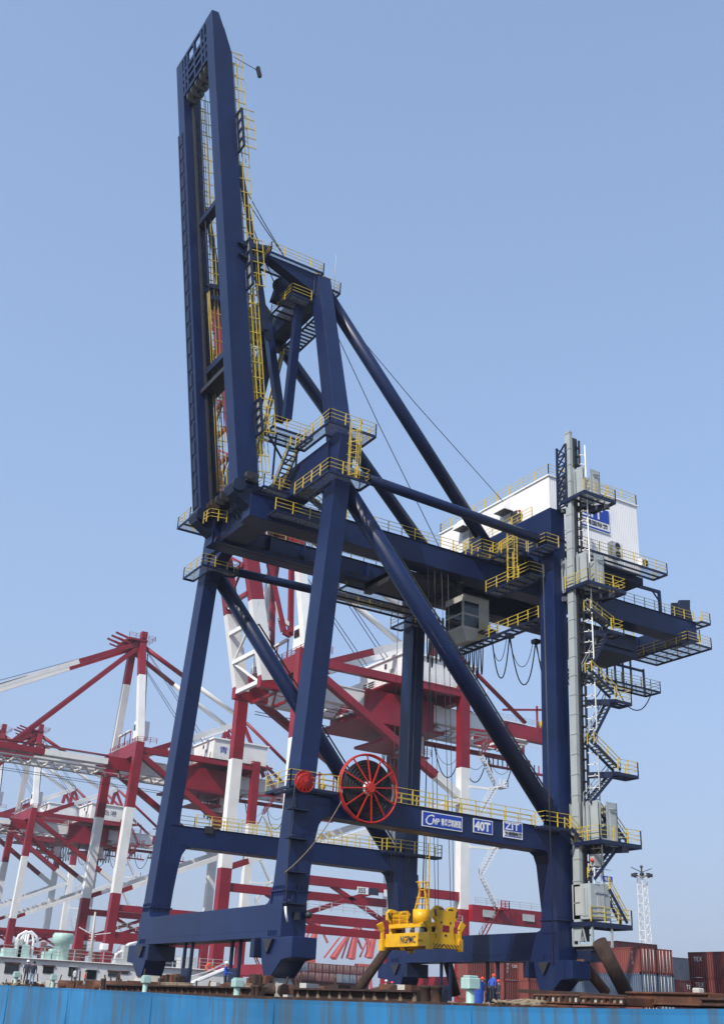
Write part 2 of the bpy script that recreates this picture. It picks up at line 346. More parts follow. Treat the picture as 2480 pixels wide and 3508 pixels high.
# trolley girders
for s in (-1, 1):
    yo, yi = s*3.67, s*2.47; a, b = min(yo, yi), max(yo, yi)
    mb = MB(); mb.box(-1.6, 42.0, a, b, 34.5, 36.22); mb.box(-1.6, 42.0, a-.1, b+.1, 36.22, 36.27)
    mb.box(-1.5, 41.8, min(yi, yi-s*.5), max(yi, yi-s*.5), 34.52, 34.75)
    for i in range(15): mb.box(i*2.9, i*2.9+.12, min(yi, yi-s*.45), max(yi, yi-s*.45), 34.75, 36.1)
    o = mb.build('trolley_girder', 'navy', crane, .02)
    rb = MB(); rail(rb, [(2.6, yo-s*.02, 36.27), (41.8, yo-s*.02, 36.27)], .9); rb.build('railing', 'yellow', o)
    MB().box(-1.5, 41.8, yi-s*.36-.06, yi-s*.36+.06, 34.75, 34.9).build('rail', 'rustd', o)
    if s < 0: lettering(o, '002', 1.75, (28.1, yo, 34.75), (1, 0, 0), (0, 0, 1), 'lgrey', sx=.95)
# hinge brackets at the sea end of the girders and the boom hinge beam
for s in (-1, 1):
    mb = MB(); y0 = s*3.07-.55
    mb.prism([(-1.2, y0, 34.9), (-2.9, y0, 35.95), (-3.15, y0, 36.5), (-2.9, y0, 37.0), (-2.2, y0, 37.1), (.2, y0, 36.7), (1, y0, 36.2), (1, y0, 34.9)], (0, 1.1, 0))
    for k in (-.22, 1.1): mb.tube((-2.6, y0+k, 36.5), (-2.6, y0+k+.22, 36.5), .5, 18)
    mb.build('hinge_bracket', 'navy2', crane, .03)
    mb = MB(); mb.box(-2.2, -1.3, s*3.07-.9, s*3.07-.62, 36.9, 37.6); mb.tube((-2.0, s*3.07-1.0, 37.3), (-2.0, s*3.07-.5, 37.3), .3, 12); mb.build('hinge_pin_lock', 'dark', crane)
mb = MB(); mb.box(-1.9, -1.2, -2.5, 2.5, 36.75, 37.35); mb.build('hinge_tie', 'navy2', crane, .03)
for y in (-1.9, -1.2, -.4, .4, 1.2, 1.9):
    MB().tube((-2.1, y-.12, 37.0), (-2.1, y+.12, 37.0), .42, 16).build('sheave', 'rustd' if y > 1 else 'dark', crane)
mb = MB(); rail(mb, [(-2.6, 2.0, 35.6), (-2.6, .9, 35.5), (-1.4, .6, 35.5)], .9, .5)
mb.build('railing', 'yellow', crane)
mb = MB()
for k in range(4): mb.path([(-1.9, -2.4+k*.5, 36.8), (-1.7, -2.2+k*.5, 35.9), (-1.1, -2.0+k*.5, 35.4)], .05, 5)
mb.build('hydraulic_hose', 'black', crane)
MB().box(-1.0, .9, -3.5, 3.5, 34.7, 36.6).build('end_tie', 'navy2', crane, .03)
MB().box(40.9, 41.9, -2.45, 2.45, 34.7, 36.2).build('end_tie', 'navy2', crane, .03)
# inclined tubes
def tube_part(name, p, q, r, n=20, m='navy'):
    return MB().tube(p, q, r, n).build(name, m, crane)
for s in (-1, 1): tube_part('tie_tube', (1.6, s*10.6, 36.1), (20.4, s*9.6, 36.1), .36)
d1 = tube_part('diagonal_brace', (1.55, -9.95, 36.0), (20.35, -9.3, 15.6), .60)
d2 = tube_part('diagonal_brace', (1.55, 9.95, 36.0), (20.0, 9.4, 14.7), .60)
for d, p, q in ((d1, (1.55, -9.95, 36.0), (20.35, -9.3, 15.6)), (d2, (1.55, 9.95, 36.0), (20.0, 9.4, 14.7))):
    mb = MB(); o_ = V((.52, 0, .48)); mb.beam(lerp(p, q, .22)+o_*1.25, lerp(p, q, .97)+o_*1.25, .05, .12)
    for i in range(9): c = lerp(p, q, .22+.75*i/8); mb.beam(c+o_*.9, c+o_*1.28, .09, .09)
    mb.build('cable_tray', 'dark', d)
tube_part('backstay', (2.6, -4.1, 54.9), (19.2, -3.2, 37.9), .52)
tube_part('backstay', (2.6, 4.1, 54.9), (19.2, 3.2, 37.9), .52)
for s in (-1, 1):
    MB().box(18.2, 20.0, s*3.07-.5, s*3.07+.5, 36.27, 38.3).build('stay_bracket', 'navy2', crane, .04)
# masts of the A-frame
for s in (-1, 1):
    mb = MB(); B_, T_ = (1.35, s*9.45, 38.5), (1.75, s*4.05, 55.65)
    r = []
    for (x, y, z), wx, wy in ((B_, 1.25, 1.5), (T_, 1.15, 1.25)): r += [(x, y-wy/2, z), (x+wx, y-wy/2, z), (x+wx, y+wy/2, z), (x, y+wy/2, z)]
    mb.hexa(r); mb.build('mast', 'navy', crane, .03)
mb = MB(); mb.box(1.55, 2.95, -4.6, 4.6, 53.6, 55.4)
for s in (-1, 1): mb.box(.2, 2.9, s*3.3-.5, s*3.3+.5, 53.2, 55.0)
mb.build('mast_head_beam', 'navy', crane, .05)
for s in (-1, 1):                                    # sheave blocks on the head
    mb = MB()
    for k in (-.35, .1): mb.prism([(-.9, s*2.2+k, 53.4), (.9, s*2.2+k, 53.4), (1.4, s*2.2+k, 55.2), (.5, s*2.2+k, 56.1), (-.5, s*2.2+k, 55.4)], (0, .1, 0))
    o = mb.build('sheave_block', 'navy2', crane)
    MB().tube((-.1, s*2.2-.2, 55.0), (-.1, s*2.2+.05, 55.0), .75, 20).build('sheave', 'rustd', o)
# tapered arms that lock the raised boom, and the struts below the head
for y in (-4.5, 3.6):
    mb = MB(); mb.prism([(2.5, y, 55.68), (2.5, y, 54.0), (1.7, y, 53.9), (-2.2, y, 55.4), (-2.45, y, 55.68)], (0, .9, 0)); mb.build('latch_arm', 'navy', crane, .03)
for p, q in (((1.0, 2.2, 54.6), (1.0, -1.9, 43.6)), ((1.0, -3.4, 53.4), (1.0, -2.9, 43.2))):
    MB().beam(p, q, .55, .62, up=(1, 0, 0)).build('strut', 'navy', crane, .02)
# walkways and platforms on legs, mast and girders
yel = dict(rmat='yellow')
P1 = [(.1, -7.2), (.1, -11.4), (3.0, -11.4), (3.0, -10.8)]
platform(crane, [(.1, -6.9), (.1, -11.5), (3.2, -11.5), (3.2, -10.2), (1.0, -10.2), (1.0, -6.9)], 35.3, (0, 1, 2))
platform(crane, [(.2, -6.3), (.2, -11.0), (3.8, -11.0), (3.8, -9.2), (.9, -9.2), (.9, -6.3)], 39.2, (0, 1, 2))
platform(crane, [(.1, 11.7), (.1, 7.9), (3.2, 7.9), (3.2, 8.9), (1.0, 8.9), (1.0, 11.7)], 35.0, (0, 1, 2, 5))
platform(crane, [(-1.7, 9.6), (-1.7, 7.2), (.9, 7.2), (.9, 9.6)], 38.2, (0, 1, 3))
mb = MB(); ladder(mb, (1.9, -11.3, 35.3), (1.9, -11.3, 39.3), (1, 0, 0), (0, -1, 0), .55, True, step=.28); mb.build('cage_ladder', 'yellow', crane)
stair(crane, (1.0, -2.6, 36.7), (.5, -6.3, 39.2), (-1, 0, 0), .7)
stair(crane, (1.6, -5.2, 36.4), (3.0, -7.6, 33.9), (1, 0, 0), .7)
platform(crane, [(-1.1, -2.2), (-1.1, -4.5), (1.3, -4.5), (1.3, -2.2)], 36.6, (0, 1), name='platform')
platform(crane, [(-.2, -1.0), (-.2, -3.2), (3.1, -3.2), (3.1, -1.0)], 42.2, (0, 1, 2, 3), gap=.8)
mb = MB()                                            # legs of the small platform
for x in (.6, 2.4): mb.beam((x, -2.2, 42.1), (x, -2.2, 38.5), .12, .12, up=(1, 0, 0))
mb.beam((-.1, -2.2, 42.0), (1.5, -2.2, 40.0), .12, .12); mb.beam((3.0, -2.2, 42.0), (1.5, -2.2, 40.0), .12, .12)
mb.build('platform_frame', 'navy2', crane)
platform(crane, [(-2.4, -2.4), (-2.4, -4.75), (2.2, -4.75), (2.2, -2.4)], 55.85, (0, 1, 2), gap=.95)
platform(crane, [(2.2, -2.4), (2.2, -4.7), (3.8, -4.7), (3.8, -2.4)], 54.7, (1, 2, 3), gap=.9)
platform(crane, [(-.3, -1.2), (-.3, -4.6), (1.4, -4.6), (1.4, -1.2)], 53.0, (0, 1), gap=.9)
platform(crane, [(2.9, 3.5), (2.9, -2.3), (4.2, -2.3), (4.2, 3.5)], 53.3, (0, 3), gap=.5)
platform(crane, [(-.2, -3.7), (-.2, -4.8), (5.2, -4.8), (5.2, -3.7)], 34.9, (1,), gap=.9)
platform(crane, [(17.4, -3.7), (17.4, -5.0), (21.6, -5.0), (21.6, -3.7)], 36.4, (0, 1), gap=.9)
stair(crane, (19.0, -4.9, 36.4), (21.9, -6.6, 38.8), (-.6, -1, 0), .7)
platform(crane, [(18.7, -4.3), (18.7, -7.1), (20.0, -7.1), (20.0, -4.3)], 36.2, (0, 1), gap=.9)
platform(crane, [(18.7, -3.8), (18.7, -9.0), (20.0, -9.0), (20.0, -3.8)], 33.6, (0, 1), gap=.9)
platform(crane, [(18.9, -8.6), (18.9, -10.6), (20.1, -10.6), (20.1, -8.6)], 35.4, (0, 1), gap=.6)
mb = MB(); ladder(mb, (18.8, -7.2, 33.6), (18.8, -7.2, 37.4), (0, 1, 0), (-1, 0, 0), .5, True); mb.build('cage_ladder', 'yellow', crane)
platform(crane, [(20.0, 2.2), (20.0, -8.3), (21.0, -8.3), (21.0, 2.2)], 30.6, (0,), gap=.8)
platform(crane, [(18.9, 9.9), (18.9, 7.6), (22.0, 7.6), (22.0, 8.3), (20, 8.3), (20, 9.9)], 34.4, (0, 1), gap=.7)
platform(crane, [(10.2, 6.6), (10.2, 2.9), (18, 2.9), (18, 6.6)], 34.2, (0, 3), gap=1.3)
# walkway along the far portal beam, its end platform, and the near one round the reels
mb = MB(); rail(mb, [(2.3, 9.0, 15.44), (19, 8.25, 15.44)]); rail(mb, [(1.6, 10.4, 15.44), (19, 9.75, 15.44)]); mb.build('railing', 'yellow', crane)
platform(crane, [(17.6, 8.2), (17.6, 7.3), (22.8, 7.3), (22.8, 8.2)], 15.35, (1, 2), gap=.9)
mb = MB(); rail(mb, [(6.8, -10.28, 15.44), (17.9, -9.85, 15.44)]); rail(mb, [(2.2, -9.0, 15.44), (19, -8.25, 15.44)]); mb.build('railing', 'yellow', crane)
platform(crane, [(-.9, -8.2), (-.9, -11.2), (2.2, -11.2), (2.2, -10.5), (-.3, -10.5), (-.3, -8.2)], 15.3, (0, 1), gap=.8)
platform(crane, [(17.9, -9.9), (17.9, -10.9), (20.0, -10.9), (20.0, -9.9)], 15.35, (0, 1), gap=.7)
stair(crane, (21.9, -11.0, 14.0), (20.0, -11.0, 15.4), (0, 1, 0), .6)
# ------------------------------------------------------------------ boom
H0, H1 = V((-2.62, 0, 36.3)), V((-9.28, 0, 78.0)); bd = (H1-H0).normalized(); bn = V((-bd.z, 0, bd.x))*-1   # bn: towards +x (walkway side)
BL = (H1-H0).length
for s in (-1, 1):
    y0, y1 = (-3.67, -2.38) if s < 0 else (2.5, 3.72)
    mb = MB(); D = 1.62
    prof = [(0, .15), (0, BL), (.62, BL), (1.0, BL-1.4), (1.05, BL-1.45), (D, BL-3.9), (D, .4), (1.1, .15)]
    mb.prism([tuple(H0+bn*a+bd*b+V((0, y0, 0))) for a, b in prof], (0, y1-y0, 0))
    o = mb.build('boom_girder', 'navy', crane, .025)
    if s > 0:                                        # trolley rail bracket along the inner edge
        mb = MB()
        for i in range(24):
            c = H0+bd*(1.0+i*1.42); mb.beam(c-bn*.04+V((0, y1-.48, 0)), c-bn*.04+bd*1.05+V((0, y1-.48, 0)), .5, .1, up=bn)
        mb.beam(H0+bd*.8-bn*.02+V((0, y1-.48, 0)), H0+bd*34.8-bn*.02+V((0, y1-.48, 0)), .6, .03, up=bn)
        mb.beam(H0+bd*.8-bn*.06+V((0, y1-.13, 0)), H0+bd*34.8-bn*.06+V((0, y1-.13, 0)), .16, .14, up=bn)
        mb.build('bracket_strip', 'navy2', o)
    mb = MB(); yr = y1-.15 if s < 0 else y0+.2           # walkway handrail on the former upper face
    q = 30
    for yy in (y0+.12, y1-.1):
        for a in (.36, .68, .98): mb.beam(H0+bn*(D+a)+bd*1.5+V((0, yy, 0)), H0+bn*(D+a)+bd*(BL-3.6)+V((0, yy, 0)), .05, .05)
        for i in range(q+1): c = H0+bd*(1.5+(BL-5.1)*i/q)+V((0, yy, 0)); mb.beam(c+bn*D, c+bn*(D+1.0), .06, .06)
    mb.build('railing', 'yellow', o)
    mb = MB(); yy = y1 if s < 0 else y0
    for i in range(30): c = H0+bd*(1.0+i*1.2)+bn*1.2+V((0, yy, 0)); mb.box(c.x-.05, c.x+.05, min(yy, yy-s*.06), max(yy, yy-s*.06), c.z-.4, c.z+.4)
    mb.beam(H0+bd*.6+bn*.8+V((0, yy-s*.15, 0)), H0+bd*(BL-3)+bn*.8+V((0, yy-s*.15, 0)), .3, .14, up=bn)
    mb.build('trolley_rail', 'dark', o)
# lattice end frame and sheaves at the tip
mb = MB(); P = lambda a, b, y: tuple(H0+bn*a+bd*b+V((0, y, 0)))
for b in (BL-.15, BL-1.5, BL-2.25, BL-2.95, BL-3.9): mb.beam(P(.1, b, -2.45), P(.1, b, 2.55), .16, .28, up=bd)
for y in (-1.95, -1.35, .1, 1.5, 2.1): mb.beam(P(.1, BL-.05, y), P(.1, BL-4.0, y), .26, .2, up=bn)
mb.hexa([P(a_, b_, y_) for b_, a_, y_ in ((BL-4.0, .75, -2.4), (BL-4.0, .85, -2.4), (BL-4.0, .85, 2.5), (BL-4.0, .75, 2.5), (BL-.4, .45, -2.4), (BL-.4, .55, -2.4), (BL-.4, .55, 2.5), (BL-.4, .45, 2.5))])
mb.build('boom_end_frame', 'navy', crane)
mb = MB()
for y in (-1.7, -.9, 0, .9, 1.7): mb.tube(P(.55, BL-4.6, y-.12), P(.55, BL-4.6, y+.12), .62, 18)
mb.tube(P(.55, BL-4.6, -2.4), P(.55, BL-4.6, 2.5), .16, 8)
mb.build('sheave', 'dark', crane)
for b in (25.6, 12.0):                               # cross ties of the boom with their horn
    mb = MB(); mb.box(*sorted((P(.9, b, 0)[0]-.1, P(.9, b, 0)[0]+.6)), -2.4, 2.52, P(.9, b, 0)[2]-.38, P(.9, b, 0)[2]+.28)
    c = V(P(.9, b+1.1, -1.3)); mb.beam(V(P(.6, b+.3, -2.2)), c, .5, .5); mb.beam(c, c+V((.2, .9, 1.2)), .45, .35)
    mb.build('boom_tie', 'navy2', crane, .03)
MB().box(P(.4, 9, 0)[0]-.2, P(.4, 9, 0)[0]+1.1, -2.4, 2.52, P(.4, 10.3, 0)[2]-.2, P(.4, 10.3, 0)[2]+.2).build('boom_tie', 'dark', crane)
# folded forestay links that hang along the boom, latch plates and small platforms
for s in (-1, 1):
    yy = s*3.1
    mb = MB(); a = V((-5.1, yy, 64.2)); b = V((-3.1, yy, 56.8)); c = V((-1.5, yy, 50.0))
    mb.beam(a, b, .18, .42, up=bn); mb.beam(b, c, .2, .5, up=bn); mb.beam(b+V((.3, .25, 0)), c+V((.45, .25, -.6)), .16, .36, up=bn); mb.tube(b+V((0, -.3, 0)), b+V((0, .4, 0)), .32, 12)
    mb.build('forestay_link', 'navy2', crane)
    mb = MB(); y0 = -3.95 if s < 0 else 2.4
    mb.prism([(-4.75, y0, 56.2), (-4.2, y0, 56.45), (-3.0, y0, 56.75), (-1.95, y0, 57.05), (-1.95, y0, 56.75), (-3.3, y0, 56.25), (-4.2, y0, 56.05)], (0, 1.5, 0))
    mb.prism([(-4.6, y0, 55.2), (-4.1, y0, 55.42), (-3.2, y0, 55.6), (-2.3, y0, 55.75), (-2.3, y0, 55.55), (-3.2, y0, 55.15), (-4.1, y0, 55.02)], (0, 1.5, 0))
    mb.build('latch_plate', 'navy2', crane)
for b, L_ in ((28.7, 3.6), (16.2, 4.0), (4.2, 2.6)):   # gratings standing on edge beside the near boom girder
    mb = MB(); y0, y1 = -4.45, -3.7; n = 4
    for yy in (y0, y1): mb.beam(P(1.75, b, yy), P(1.75, b+L_, yy), .1, .2, up=bn)
    for i in range(n+1): mb.beam(P(1.75, b+L_*i/n, y0), P(1.75, b+L_*i/n, y1), .12, .12, up=bn)
    mb.beam(P(1.75, b, y0), P(1.75, b, -2.4), .14, .14); mb.beam(P(1.75, b+L_, y0), P(1.75, b+L_, -2.4), .14, .14)
    o = mb.build('platform', 'navy2', crane)
    MB().add([P(1.8, b, y0), P(1.8, b, y1), P(1.8, b+L_, y1), P(1.8, b+L_, y0)], [(0, 1, 2, 3)]).build('grating', 'grate', o)
    mb = MB()
    for a in (.5, 1.0): mb.beam(P(1.8+a, b, y0), P(1.8+a, b+L_, y0), .05, .05)
    for i in range(n+1): mb.beam(P(1.8, b+L_*i/n, y0), P(2.8, b+L_*i/n, y0), .06, .06)
    mb.build('railing', 'yellow', o)
# yellow ladder cage hanging beside the mast and cable bundles on the far girder
mb = MB(); ladder(mb, (-1.3, -2.6, 40.0), (-2.8, -2.6, 53.4), (0, 1, 0), (1, 0, 0), .8, True, step=.45, r=.045); mb.build('cage_ladder', 'yellow', crane)
stair(crane, (.6, 1.0, 40.5), (2.9, 2.6, 52.5), (0, 1, 0), .6)
mb = MB()
for y in (1.9, 2.1, 2.3): mb.path([P(1.3, 2, y), P(1.25, 8, y-.2), P(1.3, 14, y), P(1.2, 19, y-.1)], .022, 5)
mb.build('cable_bundle', 'yellow', crane)
mb = MB()
for y, a_ in ((-1.6, 1.0), (-.9, 1.3), (.6, 1.1), (1.2, .9)): mb.path([P(a_, 2, y), P(a_, 25, y+.1), P(a_, BL-5, y)], .03, 4)
mb.build('trolley_rope', 'rope', crane)
mb = MB(); ladder(mb, P(2.2, 2, 1.5), P(2.2, BL-6, 1.5), (0, 1, 0), w=.5, step=.7, r=.028); mb.build('boom_ladder', 'yellow', crane)
for i in range(8):                                   # boom hoist ropes
    y = -2.9+i*.2 if i < 4 else 1.6+(i-4)*.2
    top = V((-4.3+.35*(i % 4)*.6, y, 62.3-.75*(i % 4))); bot = V((-.6+.25*(i % 2), y-.2, 57.4)) if i % 4 < 2 else V((-.1+.3*(i % 2), y+.9, 55.0))
    MB().path([top, lerp(top, bot, .5)-V((0, 0, .1)), bot], .04, 5).build('hoist_rope', 'rope', crane)
for dy, q in ((0, (22, -2.2, 42.6)), (.5, (15.8, -2.2, 36.4))):
    MB().path([(2.8, -3.4+dy, 55.2), lerp((2.8, -3.4+dy, 55.2), q, .5)-V((0, 0, .3)), q], .032, 5).build('hoist_rope', 'rope', crane)
MB().tube((3.4, -4.4, 54.8), (3.4, -4.4, 58.3), .025, 5).build('lightning_rod', 'grey', crane)
mb = MB(); c = V(P(1.7, BL-4.2, -3.7)); mb.tube(c, c+V((2.2, 0, -.2)), .03, 5); mb.beam(c+V((2.2, 0, .15)), c+V((2.5, 0, -.75)), .3, .25); mb.build('floodlight', 'dark', crane)
mb = MB(); mb.box(3.0, 3.6, 9.1-.3, 9.1, 15.1, 15.6); mb.box(9.3, 9.9, 8.35, 8.75, 15.5, 16.0); mb.build('floodlight', 'dark', crane)
# ------------------------------------------------------------------ machinery house of the navy crane
hx0, hx1, hy0, hy1, hz0, hz1 = 22.0, 31.5, -7.6, 7.0, 37.0, 43.05
mb = MB(); mb.box(hx0, hx1, hy0, hy1, hz0, hz1)
n = 46
for i in range(n):
    x = hx0+.1+(hx1-hx0-.2)*i/(n-1); mb.box(x-.05, x+.05, hy0-.014, hy0, hz0+.05, hz1-.15)
house = mb.build('machinery_house', 'house', crane)
mb = MB(); mb.box(hx0-.12, hx1+.12, hy0-.12, hy1+.12, hz1, hz1+.12); mb.build('roof', 'house', house)
mb = MB(); rail(mb, [(hx0, hy1, hz1+.12), (hx0, hy0, hz1+.12), (hx1, hy0, hz1+.12), (hx1, hy1, hz1+.12), (hx0, hy1, hz1+.12)], .95, 1.7); mb.build('railing', 'yellow', house)
for (u, v) in ((1722, 1755), (1582, 1812)):          # ventilation hoods over the louvre doors
    p = at(u, v, x=hx0-.5); y = p.y; z = p.z
    mb = MB(); mb.prism([(hx0, y-.75, z+1.0), (hx0-.35, y-.75, z+1.0), (hx0-.95, y-.75, z+.2), (hx0-.95, y-.75, z), (hx0, y-.75, z)], (0, 1.5, 0))
    mb.build('ventilation_hood', 'house', house)
    MB().box(hx0-.90, hx0-.04, y-.7, y+.7, z-.03, z-.005).build('hood_opening', 'dark', house)
    MB().box(hx0-.05, hx0-.02, y-1.25, y-.45, hz0, z-.1).build('door', 'dark', house)
    MB().box(hx0-.06, hx0-.02, y-.4, y+.5, hz0, z-.4).build('louvre', 'grey', house)
platform(house, [(22.0, -7.6), (22.0, -9.1), (32.9, -9.1), (32.9, -7.6)], 36.95, (1, 2), gap=1.0)
MB().box(21.8, 32.0, -7.3, 7.0, 36.3, 36.9).build('floor_frame', 'navy2', house)
platform(house, [(20.2, 7.0), (20.2, -7.6), (22.0, -7.6), (22.0, 7.0)], 38.95, (0,), gap=1.3)
p0 = at(1990, 1712, y=hy0-.05); p1 = at(2083, 1752, y=hy0-.05); pz = at(2085, 1832, y=hy0-.05).z
sz1, sz0 = p1.z, pz
mb = MB(); mb.box(p0.x-.3, p1.x, hy0-.09, hy0-.04, sz0, sz1); sg = mb.build('sign_board', 'white', house)
MB().box(p0.x-.27, p1.x-.03, hy0-.097, hy0-.09, sz0+(sz1-sz0)*.42, sz1-.03).build('sign_field', 'sign', sg)
MB().box(p0.x-.27, p1.x-.03, hy0-.097, hy0-.09, sz0+.06, sz0+.22).build('sign_stripe', 'sign', sg)
W_ = p1.x-p0.x+.3; FS = (sz1-sz0)
lettering(sg, 'ZIT', FS*.60, (p0.x-.2, hy0-.098, sz0+FS*.50), (1, 0, 0), (0, 0, 1), 'white', sx=W_*.86/(FS*.60*1.72), bold=.012)
lettering(sg, '乍浦国际港', FS*.22, (p0.x-.2, hy0-.092, sz0+FS*.19), (1, 0, 0), (0, 0, 1), 'dark', sx=W_*.9/(FS*.22*5), bold=.008)
for (u, v, w_, d, h) in ((2108, 1918, 1.1, .5, 1.35), (2203, 1946, .75, .4, .75)):    # air conditioners on the gallery
    p = at(u, v, y=-8.6); mb = MB(); mb.box(p.x-w_/2, p.x+w_/2, -8.6-d/2, -8.6+d/2, 37.1, 37.1+h); o = mb.build('air_conditioner', 'cwhite', house, .03)
    k = 2 if h > 1 else 1
    for i in range(k): MB().tube((p.x+.05, -8.6-d/2-.02, 37.1+h*(i+.5)/k), (p.x+.05, -8.6-d/2, 37.1+h*(i+.5)/k), h/k*.40, 16).build('fan', 'dark', o)
# davit and hoist frame at the landward end
mb = MB(); q = at(2262, 2110, y=-3.6); qt = at(2262, 2030, y=-3.6); qa = at(2168, 2010, y=-3.6)
mb.beam((q.x, -3.6, 36.2), (q.x, -3.6, qt.z+.1), .22, .22, up=(1, 0, 0)); mb.beam((q.x+.1, -3.6, qt.z), (qa.x, -3.6, qt.z-.05), .2, .26); mb.beam((q.x, -3.6, qt.z-.9), (q.x-.8, -3.6, qt.z-.1), .1, .1)
mb.build('davit', 'navy', crane)
q = at(2342, 2130, y=-3.2); mb = MB(); mb.prism([(q.x-.9, -3.6, 36.2), (q.x+.7, -3.6, 36.2), (q.x+.45, -3.6, 37.5), (q.x+.55, -3.6, 38.3), (q.x-.75, -3.6, 38.0)], (0, .25, 0)); mb.prism([(q.x-.9, -2.7, 36.2), (q.x+.7, -2.7, 36.2), (q.x+.55, -2.7, 38.3), (q.x-.75, -2.7, 38.0)], (0, .2, 0))
for dz in (1.6, 1.1): mb.tube((q.x-.75, -3.4, 36.2+dz), (q.x+.5, -3.4, 36.3+dz), .1, 8)
mb.build('rope_anchor_frame', 'navy2', crane)
platform(crane, [(42.0, -.4), (42.0, -3.2), (42.9, -3.2), (42.9, -.4)], 35.0, (1, 2), gap=.8)
platform(crane, [(39.6, 1.7), (39.6, -4.7), (42.5, -4.7), (42.5, 1.7)], 33.8, (0, 1, 2), gap=1.0)
platform(crane, [(41.9, -2.2), (41.9, -4.4), (43.0, -4.4), (43.0, -2.2)], 36.2, (1, 2), gap=.8)
# maintenance gallery slung under the back reach
mb = MB(); a = at(2092, 2366, y=1.0); b = at(2298, 2418, y=1.0); gz = 30.9
X0, X1 = 30.5, 42.2
o = platform(crane, [(X0, 3.0), (X0, 1.2), (X1, 1.2), (X1, 3.0)], 31.1, (1, 2, 3), gap=1.0)
mb = MB()
for i in range(11): mb.beam((X0+.3+i*.98, 3.1, 31.1), (X0+.3+i*.98, 3.1, 34.5), .14, .14, up=(1, 0, 0))
mb.beam((X0, 3.1, 33.4), (X1, 3.1, 33.4), .16, .2); mb.beam((X1, 3.1, 31.1), (X1, 3.1, 33.6), .16, .16, up=(1, 0, 0)); mb.build('gallery_frame', 'navy2', o)
mb = MB(); mb.box(29.5, 36.5, -1.8, 2.2, 32.3, 34.3); mb.box(30, 36, -2.0, -1.8, 32.8, 33.9); mb.build('lifting_platform', 'navy2', crane, .05)
# ------------------------------------------------------------------ trolley with operator's cabin
tr = MB(); tr.box(11.5, 17.5, -2.2, 2.2, 34.0, 34.4); tr.box(11.5, 12.1, -2.4, 2.4, 33.6, 34.4); tr.box(16.9, 17.5, -2.4, 2.4, 33.6, 34.4)
for x in (12.6, 14.4, 16.2): tr.tube((x, -1.9, 34.7), (x, 1.9, 34.7), .4, 12)
trolley = tr.build('trolley', 'dark', crane)
c0 = at(1585, 2033, y=-1.3); c1 = at(1674, 2064, y=-1.3); zb = at(1585, 2150, y=-1.3).z; x0, x1, zt = c0.x, c1.x, c0.z
yl = at(1526, 2062, x=x0).y
cb = MB(); cb.box(x0, x1, -1.3, yl, zb, zt)
cb.hexa([(x0+.5, -1.1, zb-.9), (x1-.2, -1.1, zb-.55), (x1-.2, yl-.2, zb-.55), (x0+.5, yl-.2, zb-.9), (x0, -1.3, zb), (x1, -1.3, zb), (x1, yl, zb), (x0, yl, zb)], 1)
cabin = cb.build('operator_cabin', ['cream', 'cream'], crane)
H_ = zt-zb; xw = x0+(x1-x0)*.60
for z0, z1 in ((zb+H_*.08, zb+H_*.40), (zb+H_*.46, zb+H_*.80)):
    mb = MB(); mb.box(x0+.14, xw, -1.33, -1.3, z0, z1); mb.build('window', 'glass', cabin)
    mb = MB(); mb.box(x0-.03, x0, -1.15, yl-.1, z0, z1); mb.build('window', 'glass', cabin)
MB().box(x0-.05, x1+.05, -1.4, yl+.05, zt, zt+.06).build('cabin_roof', 'dark', cabin)
mb = MB(); rail(mb, [(xw+.1, -1.6, zb+.02), (x1+.6, -1.6, zb+.02)], .8, .7); mb.build('railing', 'yellow', cabin)
platform(cabin, [(xw, -1.3), (xw, -1.8), (x1+.8, -1.8), (x1+.8, -1.3)], zb, ())
MB().box(x0+.4, x1-.3, -.6, yl-.4, zt+.06, 34.1).build('cabin_hanger', 'dark', cabin)
# festoon cables under the far girder
def festoon(parent, p, q, drop, r=.05, n=14, name='festoon_cable'):
    pts = []
    for i in range(n+1):
        t = i/n; u = 2*t-1; c = lerp(p, q, .5+.5*(u*abs(u)**.15*.96)); pts.append(c-V((0, 0, drop*(1-abs(u)**2.6))))
    return MB().path(pts, r, 5).build(name, 'black', parent)
fz = 34.2; F = []
for (u, v) in ((1682, 2172), (1745, 2186), (1835, 2205)):
    F.append(at(u, v, y=3.9))
F = [V((p.x, 3.9, p.z)) for p in F]
F.append(F[-1]+(F[2]-F[1])*1.05); F.append(F[-1]+(F[2]-F[1])*1.0)
for i, dr in enumerate((3.7, 3.9, 4.0, 3.9)):
    a, b = F[i], F[i+1]
    festoon(crane, a, b, dr, .055); festoon(crane, a+V((.1, .25, 0)), b+V((-.1, .25, 0)), dr*.58, .03)
for p in F: MB().box(p.x-.3, p.x+.3, 3.6, 4.2, p.z, p.z+.35).build('festoon_carrier', 'dark', crane)
xs = [at(u, 2170, y=3.9).x for u in range(1462, 1660, 14)]
for i in range(len(xs)-1):
    festoon(crane, (xs[i], 3.9, 33.9), (xs[i+1]-.1, 3.9, 33.9), 4.1+.35*math.sin(i*1.7), .055)
fa = at(2100, 2330, y=3.9); 
festoon(crane, (36.5, 1.2, 31.0), (41.3, 1.2, 31.1), 2.2, .05); festoon(crane, (30.6, 1.2, 31.0), (35.6, 1.2, 31.0), 2.4, .05)
